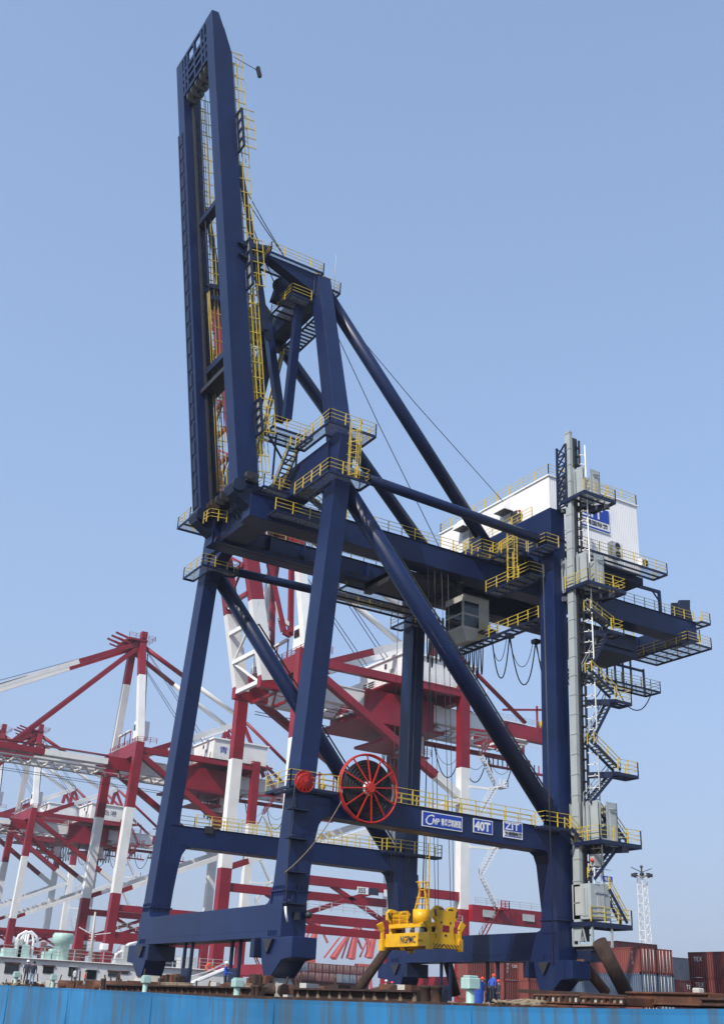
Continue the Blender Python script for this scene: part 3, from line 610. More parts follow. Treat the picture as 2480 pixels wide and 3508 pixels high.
# ------------------------------------------------------------------ lift tower with landings and stairs on the landward leg
ex = 20.75
mb = MB()
mb.hexa([(ex, -10.72, 8.6), (ex+.28, -10.72, 8.6), (ex+.28, -10.1, 8.6), (ex, -10.1, 8.6), (ex, -11.52, 45.0), (ex+.28, -11.52, 45.0), (ex+.28, -10.97, 45.0), (ex, -10.97, 45.0)])
for i in range(27):
    z = 9.5+i*1.36; f = (z-8.6)/36.4; mb.box(ex-.03, ex+.3, -10.74-.8*f, -10.08-.87*f, z-.03, z+.03)
lift = mb.build('lift_mast', 'lgrey', crane)
mb = MB()                                            # dark rack frame behind the pale channel
for x, y in ((ex+.36, -10.75), (ex+.95, -10.75), (ex+.95, -10.1)): mb.beam((x, y, 8.6), (x, y-.75, 44.4), .13, .13, up=(1, 0, 0))
for i in range(48):
    z = 9.0+i*.74; q = -10.78-.0205*(z-8.6); mb.beam((ex+.36, q, z), (ex+.95, q, z), .07, .07); mb.beam((ex+.95, q, z), (ex+.95, q+.65, z), .07, .07)
mb.hexa([(ex+.4, -10.7, 8.6), (ex+.75, -10.7, 8.6), (ex+.75, -10.2, 8.6), (ex+.4, -10.2, 8.6), (ex+.4, -11.4, 43.5), (ex+.75, -11.4, 43.5), (ex+.75, -10.9, 43.5), (ex+.4, -10.9, 43.5)]); mb.build('rack_frame', 'dark', lift)
mb = MB().tube((ex+1.15, -11.75, 9.4), (ex+1.15, -11.9, 43.9), .05, 8)
for i in range(44): z = 9.6+i*.78; mb.beam((ex+.9, -10.85-.02*(z-8.6), z), (ex+1.2, -11.75, z), .05, .05); mb.ball((ex+1.0, -11.6, z+.05), .06, 0, 6, 4)
mb.build('cable_guide', 'cwhite', lift)
mb = MB(); mb.box(ex+.4, ex+.9, -11.35, -10.9, 42.2, 44.6); mb.build('guide_head', 'dark', lift)
mb = MB()                                            # navy lattice spine above the house
A_ = [(ex-.05, -10.0), (ex-.05, -11.0)]
for x, y in A_: mb.beam((x, y, 38.8), (x, y-.1, 44.0), .14, .14, up=(1, 0, 0))
for i in range(6):
    z = 38.9+i*.85; mb.beam((A_[0][0], -10.0, z), (A_[1][0], -11.0, z+.85), .1, .1); mb.beam((A_[0][0], -10.0, z+.85), (A_[1][0], -11.0, z), .1, .1); mb.beam((A_[0][0], -10.0, z), (A_[1][0], -11.0, z), .1, .1)
mb.build('lattice_spine', 'navy2', lift)
for z, h in ((14.6, 2.55), (32.3, 2.5), (39.35, 2.35)):    # landing cages
    mb = MB(); yl = -10.3; yr = -12.4; xb = ex+2.05
    mb.box(ex+.32, ex+.38, yr, yl+.5, z, z+h); mb.box(ex+1.1, xb, yr, yr+.05, z, z+h); mb.box(xb-.05, xb, yr, yl, z, z+h); mb.box(ex+.5, ex+.56, yr, yr+.6, z, z+h); mb.box(ex+.5, ex+1.1, yr, yr+.05, z+.0, z+.2)
    for i in range(5): mb.box(ex+.02, ex+.1, yr+.6+i*.42, yr+.66+i*.42, z, z+h)
    o = mb.build('landing_cage', 'lgrey', lift)
    mb = MB(); mb.box(ex+1.35, ex+1.85, yr-.03, yr, z+.05, z+h*.78); mb.build('landing_door', 'grey', o)
    mb = MB(); mb.tube((ex+1.25, yr-.12, z+h*.82), (ex+1.9, yr-.12, z+h*.82), .055, 6); mb.build('door_track', 'steel', o)
    platform(lift, [(ex-.1, -10.6), (ex-.1, -12.95), (ex+(3.0 if z > 39 else 3.5), -12.95), (ex+(3.0 if z > 39 else 3.5), -10.6)], z, (1, 2) if z > 39 else (0, 1, 2), gap=.8, t=.26)
    MB().beam((20.8, -9.5, z-.5), (ex+2.9, -12.4, z-.3), .25, .36).build('landing_bracket', 'navy2', lift)
# bottom enclosure of the lift with the car in it
z0, z1 = at(1957, 3160, x=ex).z, at(1957, 3031, x=ex).z; yA, yB = at(1957, 3031, x=ex).y, at(2021, 3031, x=ex).y
zq = at(1957, 3240, x=ex).z; xe = at(2087, 3040, y=yB).x
mb = MB(); mb.box(ex, xe, yB, yA, z0+.15, z1); car = mb.build('lift_car', 'lgrey', lift, .02)
mb = MB(); mb.box(ex-.03, ex, yB+.75, yA-.3, z0+.4, z1-.15); mb.build('panel', 'grey', car)
mb = MB()
for k in (.3, .55): mb.box(ex-.05, ex, yB+k, yB+k+.2, z0+.35, z1-.25)
mb.build('mast_rail', 'lgrey', car)
xm = (ex+xe)/2
MB().box(xm-.3, xm-.02, yB-.03, yB, z0+.2, z1-.62).build('door', 'grey', car); MB().box(xm+.02, xm+.3, yB-.03, yB, z0+.2, z1-.62).build('door', 'grey', car)
mb = MB(); mb.box(xm-.45, xm+.5, yB-.08, yB, z1-.58, z1-.46); mb.build('door_track', 'steel', car)
platform(lift, [(ex-.1, -9.9), (ex-.1, yB-.05), (ex+3.4, yB-.05), (ex+3.4, -9.9)], z0, (1, 2), gap=.9, t=.3)
mb = MB()
for x, y in ((ex, yA), (ex, yB), (xe, yB), (xe, yA)): mb.beam((x, y, zq), (x, y, z0-.15), .12, .12, up=(1, 0, 0))
for a, b in (((ex, yA), (ex, yB)), ((ex, yB), (xe, yB)), ((xe, yB), (xe, yA))): mb.beam((*a, zq), (*b, zq), .16, .12)
m_ = (yA+yB)/2
for y in (m_-.35, m_+.35): mb.beam((ex, m_, z0-.2), (ex, y, zq), .06, .06)
mb.build('base_frame', 'lgrey', lift); MB().box(ex+.1, xe-.1, yB+.1, yA-.1, zq-.3, zq-.05).build('base_pit', 'dark', lift)
MB().box(ex+.1, xe-.6, yB+.3, yA-.2, 7.4, zq-.3).build('base_bracket', 'navy2', lift)
mb = MB(); zt = z1; fr = [(ex+.75, yB), (xe-.1, yB)]
mb.beam((ex+.4, yB, zt), (ex+.4, yB, zt+.95), .07, .07, up=(1, 0, 0)); mb.beam((ex+1.0, yB, zt), (ex+1.0, yB, zt+.95), .07, .07, up=(1, 0, 0))
for h in (.1, .5, .95): mb.beam((ex+.4, yB, zt+h), (ex+1.9, yB, zt+h), .05, .05)
mb.build('roof_guard', 'white', car); MB().box(ex+1.05, ex+1.9, yB-.04, yB, zt+.2, zt+.55).build('name_plate', 'sign', car)
lettering(car, '电梯', .27, (ex+1.2, yB-.04, zt+.27), (1, 0, 0), (0, 0, 1), 'white')
MB().box(ex+.5, ex+1.3, yB+.1, yB+.5, zt+1.1, zt+1.85).build('drive_box', 'grey', car, .03)
MB().ball((ex+.38, -11.6, zt+1.45), .13).build('warning_lamp', 'helmet_red', car)
# zigzag stairs landward of the lift
def zig(lo, hi, y, x0, x1, zlist, dirs):
    for (a, b, d) in zip(zlist[:-1], zlist[1:], dirs):
        p, q = ((x0, y, a), (x1, y, b)) if d > 0 else ((x1, y, a), (x0, y, b))
        stair(lift, p, q, (0, 1, 0), .7)
ys = -11.9
lev = [14.6, 18.15, 19.7, 23.0, 24.7, 28.3, 29.6, 32.3]
L_, R_ = ex+1.3, ex+3.3
zz = [(2068, 2716), (2178, 2634), (2020, 2552), (2142, 2388), (2010, 2300), (2130, 2158), (2005, 2085), (2140, 2045)]
fl = [at(u, v, y=ys) for u, v in ((2022, 2752), (2106, 2650), (2112, 2640), (2022, 2548), (2024, 2546), (2096, 2402), (2100, 2388), (2014, 2302), (2016, 2300), (2084, 2166), (2090, 2152), (2010, 2090))]
for k, ur in ((1, 2160), (5, 2150), (9, 2138)):
    p = fl[k]; z = p.z; xr = at(ur, 2400, y=ys).x if False else p.x+(ur-2106)/33.0
    platform(lift, [(p.x-.2, -11.2), (p.x-.2, -12.4), (xr, -12.4), (xr, -11.2)], z, (1, 2), gap=.7, t=.2, name='stair_landing')
    MB().beam((ex+1.0, -10.9, z-.2), (p.x+.3, -12.1, z-.05), .2, .4).build('landing_bracket', 'navy2', lift)
for k in range(6):
    a, b = fl[2*k], fl[2*k+1]
    if k % 2 == 0: stair(lift, (a.x, ys, a.z), (b.x, ys, b.z), (0, 1, 0), .65, n=11, rails=(1,), rmat='steel')
    else: stair(lift, (a.x, ys-.35, a.z), (b.x, ys-.35, b.z), (0, 1, 0), .65, n=9)
stair(lift, (ex+3.3, ys, 32.3), (ex+4.4, -4.2, 36.3), (1, 0, 0), .6, n=14)
for a_, b_, r_ in (((2035, 3012), (2112, 2908), (1,)), ((2148, 3163), (2086, 3046), (0, 1)), ((2146, 2884), (2080, 2786), (0, 1))):
    p, q = at(*a_, y=ys), at(*b_, y=ys); stair(lift, (p.x, ys, p.z), (q.x, ys, q.z), (0, 1, 0), .6, n=9, rails=r_)
# ------------------------------------------------------------------ cable reels
def reel(c, R, n, cab=True):
    c = V(c); mb = MB(); mb.ring(c, (0, 1, 0), R, R*.028, 48, 8); 
    for dy in (-.14, .24):
        if dy > 0: mb.ring(c+V((0, dy*R*.5, 0)), (0, 1, 0), R, R*.03, 48, 6)
    mb.tube(c+V((0, -R*.13, 0)), c+V((0, R*.05, 0)), R*.14, 14)
    o = mb.build('cable_reel', 'reel', crane)
    for i in range(n):
        t = 2*math.pi*i/n+.12; e = V((math.cos(t), 0, math.sin(t)))
        MB().beam(c+e*R*.1+V((0, -R*.10, 0)), c+e*R, R*.034, R*.045, up=(0, 1, 0)).build('spoke', 'reel', o)
    if not cab:
        mb.ring(c, (0, 1, 0), R*.62, R*.05, 30, 6)
        MB().lathe(c+V((0, .1, 0)), (0, 1, 0), [(R*.1, 0), (R*.93, 0), (R*.93, .12), (R*.1, .12)], 30).build('drum_disc', 'reel', o)
    if cab:
        mb = MB(); k = 12
        for i in range(k): mb.ring(c+V((0, .06+.02*(i % 2), 0)), (0, 1, 0), R*(.26+.56*i/(k-1)), R*.024, 40, 6)
        mb.lathe(c+V((0, .09, 0)), (0, 1, 0), [(R*.22, 0), (R*.83, 0), (R*.83, .3), (R*.22, .3)], 40)
        mb.build('wound_cable', 'black', o)
        MB().lathe(c+V((0, .04, 0)), (0, 1, 0), [(.01, 0), (R*.2, 0), (R*.2, .35), (.01, .35)], 28).build('hub', 'white', o)
    MB().tube(c+V((0, .1, 0)), c+V((0, 1.6 if cab else .8, 0)), R*.12, 10).build('axle', 'navy2', o)
    return o
rc = at(1265, 2700, y=-11.35); reel(rc, 1.95, 12)
rs = at(1045, 2676, y=-11.75); reel(rs, .60, 13, False)
# cable that sags from the reel to the small pulley brackets on the leg
a = at(1170, 2745, y=-11.35); b = at(975, 2990, y=-11.2); m_ = at(1080, 2890, y=-11.3)
def curve3(a, m, b, n=14): return [V(a)*((1-t)**2)+V(m)*(2*t*(1-t))+V(b)*t*t for t in [i/n for i in range(n+1)]]
MB().path(curve3(a, m_+(m_-lerp(a, b, .5))*.6, b), .03, 5).build('trailing_cable', 'hemp', crane)
MB().path([rs+V((-.55, .1, -.2)), at(1002, 2770, y=-11.0), at(992, 2860, y=-10.8), at(985, 2990, y=-10.8), at(978, 3080, y=-10.8), at(982, 3120, y=-10.8)], .035, 5).build('trailing_cable', 'dark', crane)
MB().path([at(978, 3105, y=-10.9), at(980, 3130, y=-10.9), at(985, 3158, y=-10.9)], .07, 6).build('cable_sleeve', 'white', crane)
for (u, v) in ((1000, 2770), (995, 2870), (990, 2985), (985, 3093)):
    p = at(u, v, y=-10.75); mb = MB(); mb.box(p.x-.2, p.x+1.1, -10.95, -10.4, p.z-.04, p.z+.04); mb.beam((p.x+.1, -10.9, p.z), (p.x+.4, -10.6, p.z+.4), .05, .05); mb.ball((p.x, -10.9, p.z+.1), .08); mb.build('cable_bracket', 'navy2', crane)
# ------------------------------------------------------------------ signs on the portal beam
fy = lambda x: -10.43+.63*(x-.6)/19.2-.03
EX = V((19.2, .63, 0)).normalized()
def board(c0, c1, field=None):
    (u0, v0), (u1, v1) = c0, c1
    p = at(u0, v0, y=fy(10)); p = at(u0, v0, y=fy(p.x)); q = at(u1, v1, y=fy(15)); q = at(u1, v1, y=fy(q.x)); h = p.z-q.z; wd = q.x-p.x
    h -= .0; zt = p.z; k = .06
    P = lambda x, z, d: (p.x+x*EX.x, p.y+x*EX.y-d, zt-h+z)
    def plate(xa, xb, za, zb, d0, d1, m, par, nm):
        return MB().hexa([P(xa, za, d1), P(xb, za, d1), P(xb, za, d0), P(xa, za, d0), P(xa, zb, d1), P(xb, zb, d1), P(xb, zb, d0), P(xa, zb, d0)]).build(nm, m, par)
    return P, plate, wd, h
P, plate, wd, h = board((1444, 2780), (1580, 2846)); h = .90
P = lambda x, z, d, p=at(1444, 2780, y=fy(8.6)): (p.x+x*EX.x, p.y+x*EX.y-d, p.z-h+z)
def sign(u, v, x_, wd, h, build_):
    p = at(u, v, y=fy(x_)); Q = lambda x, z, d: (p.x+x*EX.x, p.y+x*EX.y-d, p.z-h+z)
    def plate(xa, xb, za, zb, d0, d1, m, par, nm):
        return MB().hexa([Q(xa, za, d1), Q(xb, za, d1), Q(xb, za, d0), Q(xa, za, d0), Q(xa, zb, d1), Q(xb, zb, d1), Q(xb, zb, d0), Q(xa, zb, d0)]).build(nm, m, par)
    b = plate(0, wd, 0, h, 0, .05, 'white', crane, 'sign_board'); build_(b, Q, plate, wd, h)
def s1(b, Q, plate, wd, h):
    plate(.05, wd-.05, .05, h-.05, .05, .056, 'sign', b, 'sign_field')
    lettering(b, 'C', h*1.0, Q(.10, h*.14, .056), EX, (0, 0, 1), 'white', shear=.35, sx=1.05)
    lettering(b, 'MP', h*.58, Q(.70, h*.22, .056), EX, (0, 0, 1), 'white', shear=.3, sx=.82, bold=.008)
    lettering(b, '青岛港机制造', h*.5, Q(1.42, h*.26, .056), EX, (0, 0, 1), 'white', sx=(wd-1.52)/(h*.5*6), bold=.012)
def s2(b, Q, plate, wd, h):
    plate(.05, wd-.05, .05, h-.05, .05, .056, 'sign', b, 'sign_field')
    lettering(b, '40T', h*.88, Q(.1, h*.2, .056), EX, (0, 0, 1), 'white', sx=(wd-.2)/(h*.88*1.75), bold=.03)
def s3(b, Q, plate, wd, h):
    plate(.05, wd-.05, h*.42, h-.05, .05, .056, 'sign', b, 'sign_field'); plate(.08, wd-.08, h*.07, h*.13, .05, .056, 'sign', b, 'sign_stripe')
    lettering(b, 'ZIT', h*.62, Q(.12, h*.49, .056), EX, (0, 0, 1), 'white', sx=(wd-.24)/(h*.62*1.72), bold=.01)
    lettering(b, '乍浦国际港', h*.24, Q(.08, h*.18, .056), EX, (0, 0, 1), 'dark', sx=(wd-.16)/(h*.24*5), bold=.006)
sign(1445, 2777, 9, 3.1, .90, s1); sign(1620, 2803, 13, 1.55, .85, s2); sign(1722, 2811, 15, 1.6, 1.02, s3)
# ------------------------------------------------------------------ yokes under the sill beams
def yoke(x0, y, s, z=7.39):
    mb = MB(); o = y                                 # o: y of the leg centre, s: outboard direction
    pts = [(o-s*1.6, z), (o+s*2.1, z), (o+s*2.1, z-1.05), (o+s*1.0, z-1.15), (o-s*.1, z-2.0), (o-s*.9, z-2.0), (o-s*1.3, z-1.2)]
    mb.prism([(x0, a, b) for a, b in pts], (1.5, 0, 0)); k = mb.build('wheel_yoke', 'navy', crane, .04)
    mb = MB(); mb.box(x0-.25, x0+1.7, min(o-s*2.3, o-s*1.8), max(o-s*2.3, o-s*1.8), z-1.0, z-.05); mb.build('yoke_bracket', 'navy2', k, .03)
    mb = MB(); mb.prism([(x0-.02, o-s*1.0, z-.1), (x0-.02, o+s*.1, z-.1), (x0-.02, o-s*.5, z-.85)], (-.14, 0, 0)); mb.build('stiffener', 'dark', k)
    return k
yoke(-.55, -9.9, -1); yoke(-.55, 9.8, 1); yoke(19.6, -9.0, -1); yoke(19.6, 9.0, 1)
mb = MB(); mb.ball((1.0, -10.8, 8.6), .2); mb.box(.2, .5, -10.75, -10.5, 8.3, 8.7); o = mb.build('horn', 'dark', crane)
for x, y in ((-.3, 2.2), (.2, -3.6), (20.0, -2.6), (20.0, 2.8)):      # access posts hanging below the sills
    mb = MB()
    for dy in (-.55, .55): mb.box(x, x+.18, y+dy-.09, y+dy+.09, 4.6, 7.42)
    mb.box(x-.02, x+.2, y-.5, y+.5, 4.7, 5.9); mb.build('ladder_guard', 'navy2', crane)
# ------------------------------------------------------------------ spreader hanging in the portal
sx, sy0, sy1 = 13.3, at(1480, 3190, x=13.3).y, at(1312, 3200, x=13.3).y
zb_, zt_ = at(1480, 3246, x=13.3).z, at(1480, 3105, x=13.3).z
spr = thing('container_spreader', 'bright yellow container spreader hanging on ropes under the navy crane', 'spreader', (14.4, (sy0+sy1)/2, zb_))
XD = at(1572, 3250, y=sy0).x-sx; ym = (sy0+sy1)/2; L2 = (sy1-sy0)/2
mb = MB(); mb.box(sx, sx+.35, sy0+.1, sy1-.3, zb_+.1, zb_+.95); mb.box(sx+XD-.35, sx+XD, sy0+.1, sy1-.3, zb_+.1, zb_+.95); mb.box(sx+.3, sx+XD-.3, ym-1.0, ym+1.0, zb_+.2, zb_+.8)
fr = mb.build('spreader_frame', 'spreader', spr, .03)
lettering(fr, 'NGPMC', .62, (sx, ym+.75, zb_+.32), (0, -1, 0), (0, 0, 1), 'cloth_navy', sx=.82, bold=.012)
lettering(fr, 'NO.4', .2, (sx, ym-1.35, zb_+.38), (0, -1, 0), (0, 0, 1), 'cloth_navy')
for yy, d in ((sy0, -1), (sy1-.35, 1)):              # end plates with head and splayed foot
    mb = MB(); c = sx+XD/2; T = zt_+.1-zb_
    hd = [(-.62, .05), (.62, .05)]
    prof = [(-XD/2, 0), (XD/2, 0), (XD/2-.1, .28), (.72, .55), (.62, 1.1), (.68, T*.62), (.95, T*.72), (.98, T*.9), (.72, T), (.25, T*.97), (.08, T*.9), (-.08, T*.9), (-.25, T*.97), (-.72, T), (-.98, T*.9), (-.95, T*.72), (-.68, T*.62), (-.62, 1.1), (-.72, .55), (-XD/2+.1, .28)]
    mb.prism([(c+a, yy, zb_+b) for a, b in prof], (0, .3, 0)); o = mb.build('end_beam', 'spreader', spr, .02)
    mb = MB(); mb.box(c-.26, c+.26, yy-.02, yy+.32, zb_+1.0, zb_+1.4); mb.build('opening', 'cherry', o)
    mb = MB()
    for i in range(-4, 5):
        x = c+i*.26; k = .12 if i < 0 else -.12
        mb.prism([(x-.05-k, yy-.012, zb_+.04), (x+.05-k, yy-.012, zb_+.04), (x+.05+k, yy-.012, zb_+.26), (x-.05+k, yy-.012, zb_+.26)], (0, .008, 0))
    mb.build('warning_stripes', 'black', o)
    mb = MB()
    for dx in (-.36, .36): mb.box(c+dx-.06, c+dx+.06, yy-.015, yy, zb_+T*.58, zb_+T*.63); mb.box(c+dx-.2, c+dx+.2, yy-.015, yy, zb_+T*.905, zb_+T*.935)
    mb.box(c-.09, c+.09, yy-.015, yy, zb_+.72, zb_+.86)
    for dx in (-.8, .8): mb.beam((c+dx, yy-.03, zb_+T*.74), (c+dx*1.12, yy-.03, zb_+T*.9), .1, .06, up=(0, 1, 0))
    mb.build('slot_marks', 'dark', o)
    for dx in (-.5, .5):
        MB().tube((c+dx, yy+.02, zb_+T*.86), (c+dx, yy+.28, zb_+T*.86), .34, 16).build('sheave', 'spreader', o)
for xx in (sx-.12, sx+XD+.12):                       # flippers at the corners
    for yy in (sy0+.12, sy1-.1):
        k = -1 if xx < sx+1 else 1
        mb = MB(); mb.box(xx-.14, xx+.14, yy-.22, yy+.22, zb_-.12, zb_+.62); mb.beam((xx, yy, zb_+.6), (xx+k*.0, yy, zb_+1.15), .18, .22, up=(1, 0, 0)); mb.beam((xx, yy, zb_+1.15), (xx+k*.25, yy+.02, zb_+1.62), .2, .34, up=(1, 0, 0), w2=.3, h2=.42)
        mb.build('flipper', 'spreader', spr, .02)
hz = zb_+1.3
mb = MB(); mb.box(sx+.25, sx+XD-.25, sy0+.2, sy1-.3, hz, hz+.22); mb.box(sx+.5, sx+XD-.5, sy0+.2, sy1-.3, hz+.22, hz+.3)
mb.build('head_block', 'spreader', spr, .02)
MB().tube((sx+.95, ym-.35, hz+.25), (sx+.95, ym-.35, hz+1.15), .62, 28).build('cable_basket', 'spreader', spr)
mb = MB(); mb.box(sx+.7, sx+1.7, ym-1.5, ym+1.2, zb_+.85, hz); mb.build('hydraulic_unit', 'dark', spr)
for k in range(5):
    y_ = ym-1.3+k*.5; MB().path([(sx+.3, y_, hz), (sx+.12, y_+.1, hz-.25), (sx+.2, y_+.25, zb_+.98), (sx+.5, y_+.3, zb_+.9)], .035, 5).build('hydraulic_hose', 'black', spr)
for k in (0, 1): MB().box(sx+.1, sx+.5, ym-.2-k*1.1, ym+.35-k*1.1, zb_+.95, hz-.03).build('valve_box', 'grey', spr, .02)
mb = MB(); rail(mb, [(sx+.35, ym+.5, hz+.3), (sx+.35, sy1-.5, hz+.3), (sx+1.6, sy1-.5, hz+.3)], .75, .8); mb.build('railing', 'spreader', spr)
mb = MB(); cx_, cy_ = sx+.95, ym-.35                  # flared rope guide on the basket
for i in range(8):
    t = 2*math.pi*i/8; e = V((math.cos(t), math.sin(t), 0)); b0 = V((cx_, cy_, hz+1.15))
    if i % 2 == 0: mb.beam(b0+e*.58, b0+e*.22+V((0, 0, 1.25)), .06, .06); mb.beam(b0+e*.22+V((0, 0, 1.25)), b0+e*.42+V((0, 0, 1.75)), .06, .06)
mb.ring((cx_, cy_, hz+2.9), (0, 0, 1), .44, .03, 20, 5); mb.ring((cx_, cy_, hz+2.4), (0, 0, 1), .22, .03, 16, 5)
for k in (1.5, 1.9): mb.ring((cx_, cy_, hz+k), (0, 0, 1), .5-.14*(k-1.2), .025, 16, 5)
mb.build('rope_guide', 'spreader', spr)
mb = MB(); ladder(mb, (cx_+.3, cy_-.1, hz+1.2), (cx_+.3, cy_-.1, 15.2), (0, 1, 0), w=.42, step=.55, r=.025); mb.build('hanging_ladder', 'yellow', crane)
for xx, dx in ((sx+.45, .5), (sx+XD-.45, -.5)):
    for yy in (sy0+.15, sy1-.2):
        for k in (-.12, .12): MB().path([(xx+k, yy, zt_-.1), (xx+k*2.5, yy*.72, 34.3)], .022, 5).build('fall_rope', 'rope', crane)
MB().path([(cx_, cy_, hz+.9), (cx_+.3, cy_, 34.2)], .04, 5).build('control_cable', 'black', crane)
for u, v0, v1 in ((1862, 2100, 3300), (1868, 2240, 3000)):
    p = at(u, v0, x=18.2); MB().path([(18.2, p.y, 33.5), (18.2, p.y, 7.0)], .02, 5).build('pull_rope', 'rope', crane)
# ------------------------------------------------------------------ red and white quay cranes behind
def bands(mb, p, q, w, h, cuts, up=(0, 1, 0), first=0):
    """a straight box member painted in alternating bands; cuts = fractions where the colour changes"""
    c = [0]+list(cuts)+[1]; k = first
    for a, b in zip(c[:-1], c[1:]): mb.beam(lerp(p, q, a), lerp(p, q, b), w, h, up=up, m=k); k = 1-k
    return mb
RW = ['cherry', 'cwhite']
def red_crane(label, x0, yn, sp, G, kz, boom_up=False, z0=4.0, stairs=True, txt=None, txtcol='sign', lean=1.2, beam=False, cable=False):
    k = kz
    def T(x, y, z): return V((x0+(x-40)*G/25, yn+(y-130)*sp/18, z0+(z-4)*kz))
    root = thing('quay_crane', label, 'crane', (x0+G/2, yn+sp/2, z0), 'red and white cranes along the quay')
    B = lambda name, mb, m=RW, par=root: mb.build(name, m, par)
    cut = lambda za, zb, *zs: [(z-za)/(zb-za) for z in zs]
    for y in (130.8, 147.2):
        mb = bands(MB(), T(39.6, y, 4.5), T(39.6+lean, y, 48.2), 1.6*k, 1.35*k, cut(4.5, 48.2, 21, 36), up=(0, 1, 0)); B('leg', mb)
        mb = bands(MB(), T(65.4, y, 4.5), T(65.4, y, 48), 1.5*k, 1.3*k, cut(4.5, 48, 17, 36), up=(0, 1, 0)); B('leg', mb)
        mb = MB().beam(T(40.8, y, 46.8), T(65.4, y, 46.8), 1.0*k, 1.1*k); B('tie_beam', mb)
        mb = bands(MB(), T(41, y, 46.0), T(65.2, y, 31.8), 1.0*k, 1.15*k, (.82,)); B('diagonal_brace', mb)
        mb = bands(MB(), T(39.8, y, 21.0), T(65, y, 31.5), .8*k, 1.1*k, (.12,)); B('diagonal_brace', mb)
        mb = MB(); mb.beam(T(39.6, y, 18.6), T(65.4, y, 18.6), .8*k, 1.1*k); B('portal_beam', mb)
        mb = MB(); mb.beam(T(39.6, y, 14.1), T(65.4, y, 14.1), .8*k, 1.05*k); B('sill_beam', mb)
        mb = MB(); mb.beam(T(42, y, 14.4), T(53, y, 18.4), .5*k, .55*k); mb.beam(T(46, y, 18.2), T(54, y, 14.4), .5*k, .5*k)
        B('cross_brace', mb)
    for x in (39.7, 65.4):
        mb = MB(); mb.beam(T(x, 130, 8.0), T(x, 148, 8.0), 1.0*k, 1.2*k); B('sill_beam', mb)
        mb = MB(); mb.beam(T(x+(1.0 if x < 50 else 0), 130.5, 46.9), T(x+(1.0 if x < 50 else 0), 147.5, 46.9), 1.4*k, 2.6*k); B('cross_beam', mb)
    for yo in (135.4, 142.6):                          # girders
        yy = yo
        if not boom_up:
            mb = bands(MB(), T(-24, yy, 44.45), T(36.4, yy, 44.45), 1.1*k, 2.3*k, (.22, .45, .8-.0)); B('boom_girder', mb)
            mb = MB(); mb.beam(T(-24, yy, 45.68), T(36.4, yy, 45.68), 1.35*k, .12*k); mb.beam(T(-24, yy, 43.2), T(36.4, yy, 43.2), 1.35*k, .14*k, m=1); B('girder_flange', mb)
        mb = bands(MB(), T(36.4, yy, 44.45), T(86, yy, 44.45), 1.1*k, 2.3*k, (.10, .38, .52, .80), up=(0, 0, 1)); B('trolley_girder', mb)
        mb = MB(); mb.beam(T(43, yy, 45.68), T(80, yy, 45.68), 1.35*k, .12*k, m=1); mb.beam(T(43, yy, 43.2), T(80, yy, 43.2), 1.4*k, .16*k, m=1); B('girder_flange', mb)
    xa, xb = (39, 84) if boom_up else (-22, 84)
    mb = MB(); n = int((xb-xa)/3.2)
    for i in range(n):
        x = xa+(xb-xa)*i/n; m_ = 1 if (12 < x < 36 or 44 < x < 56 or x > 62) else 0
        mb.beam(T(x, 135.5, 43.1), T(x+(xb-xa)/n, 142.4, 43.1), .3*k, .3*k, m=m_); mb.beam(T(x, 142.4, 43.1), T(x, 135.5, 43.1), .35*k, .35*k, m=m_)
        mb.beam(T(x, 135.0, 42.5), T(x+(xb-xa)/n, 135.0, 42.5), .1*k, .1*k, m=m_)
    B('girder_lattice', mb)
    # A-frame: masts, backstays, rear support
    for y, ya, yq in ((131.8, 136.4, 135), (146.2, 141.6, 143)):
        mb = bands(MB(), T(41.3, y, 47.5), T(40.6, ya, 69.5), 1.35*k, 1.25*k, (.66,), up=(0, 1, 0), first=1); B('mast', mb)
        mb = MB(); c = T(40.8, ya, 68.5); q = T(64, yq, 56.9)
        for a, b, m_ in ((0, .42, 0), (.42, 1, 1)): mb.tube(lerp(c, q, a), lerp(c, q, b), .48*k, 10, m=m_)
        B('backstay', mb)
        mb = MB(); c = T(63.8, yq, 56.6); q = T(42.0, y, 46.4)
        for a, b, m_ in ((0, .55, 1), (.55, 1, 0)): mb.beam(lerp(c, q, a), lerp(c, q, b), .9*k, 1.0*k, m=m_)
        B('support_strut', mb)
        mb = MB(); mb.beam(T(63.8, yq, 56.8), T(62.0, yq, 46.4), .8*k, .8*k, up=(0, 1, 0)); mb.beam(T(63.8, yq, 56.4), T(69.5, yq, 46.2), .6*k, .6*k, up=(0, 1, 0)); B('rear_support', mb)
        mb = MB(); mb.tube(T(64.5, yq, 56.6), T(80, yq, 46), .35*k, 8); B('rear_stay', mb)
        if not boom_up:
            mb = MB(); c, q = T(40.2, ya, 69), T(-2, yq, 46.6)
            for a, b, m_ in ((0, .28, 0), (.28, .62, 1), (.62, 1, 0)): mb.beam(lerp(c, q, a), lerp(c, q, b), .5*k, .9*k, m=m_)
            B('forestay', mb)
            mb = MB(); mb.beam(T(40.2, ya, 68.3), T(19, yq, 45.8), .5*k, .8*k); B('forestay', mb)
            for j in range(2): MB().path([T(39, ya+.4*j, 68.6), T(8-3*j, yq, 52.2-.6*j), T(-20-2*j, yq, 46)], .07*k, 4).build('hoist_rope', 'rope', root)
        for j in range(2): MB().path([T(41, ya-.3*j, 68.5), T(56+j, ya, 51.5)], .06*k, 4).build('hoist_rope', 'rope', root)
        for j in range(2): MB().path([T(10 if not boom_up else 40, yq, 42.2-.4*j), T(66, yq, 41.8-.4*j)], .06*k, 4).build('trolley_rope', 'rope', root)
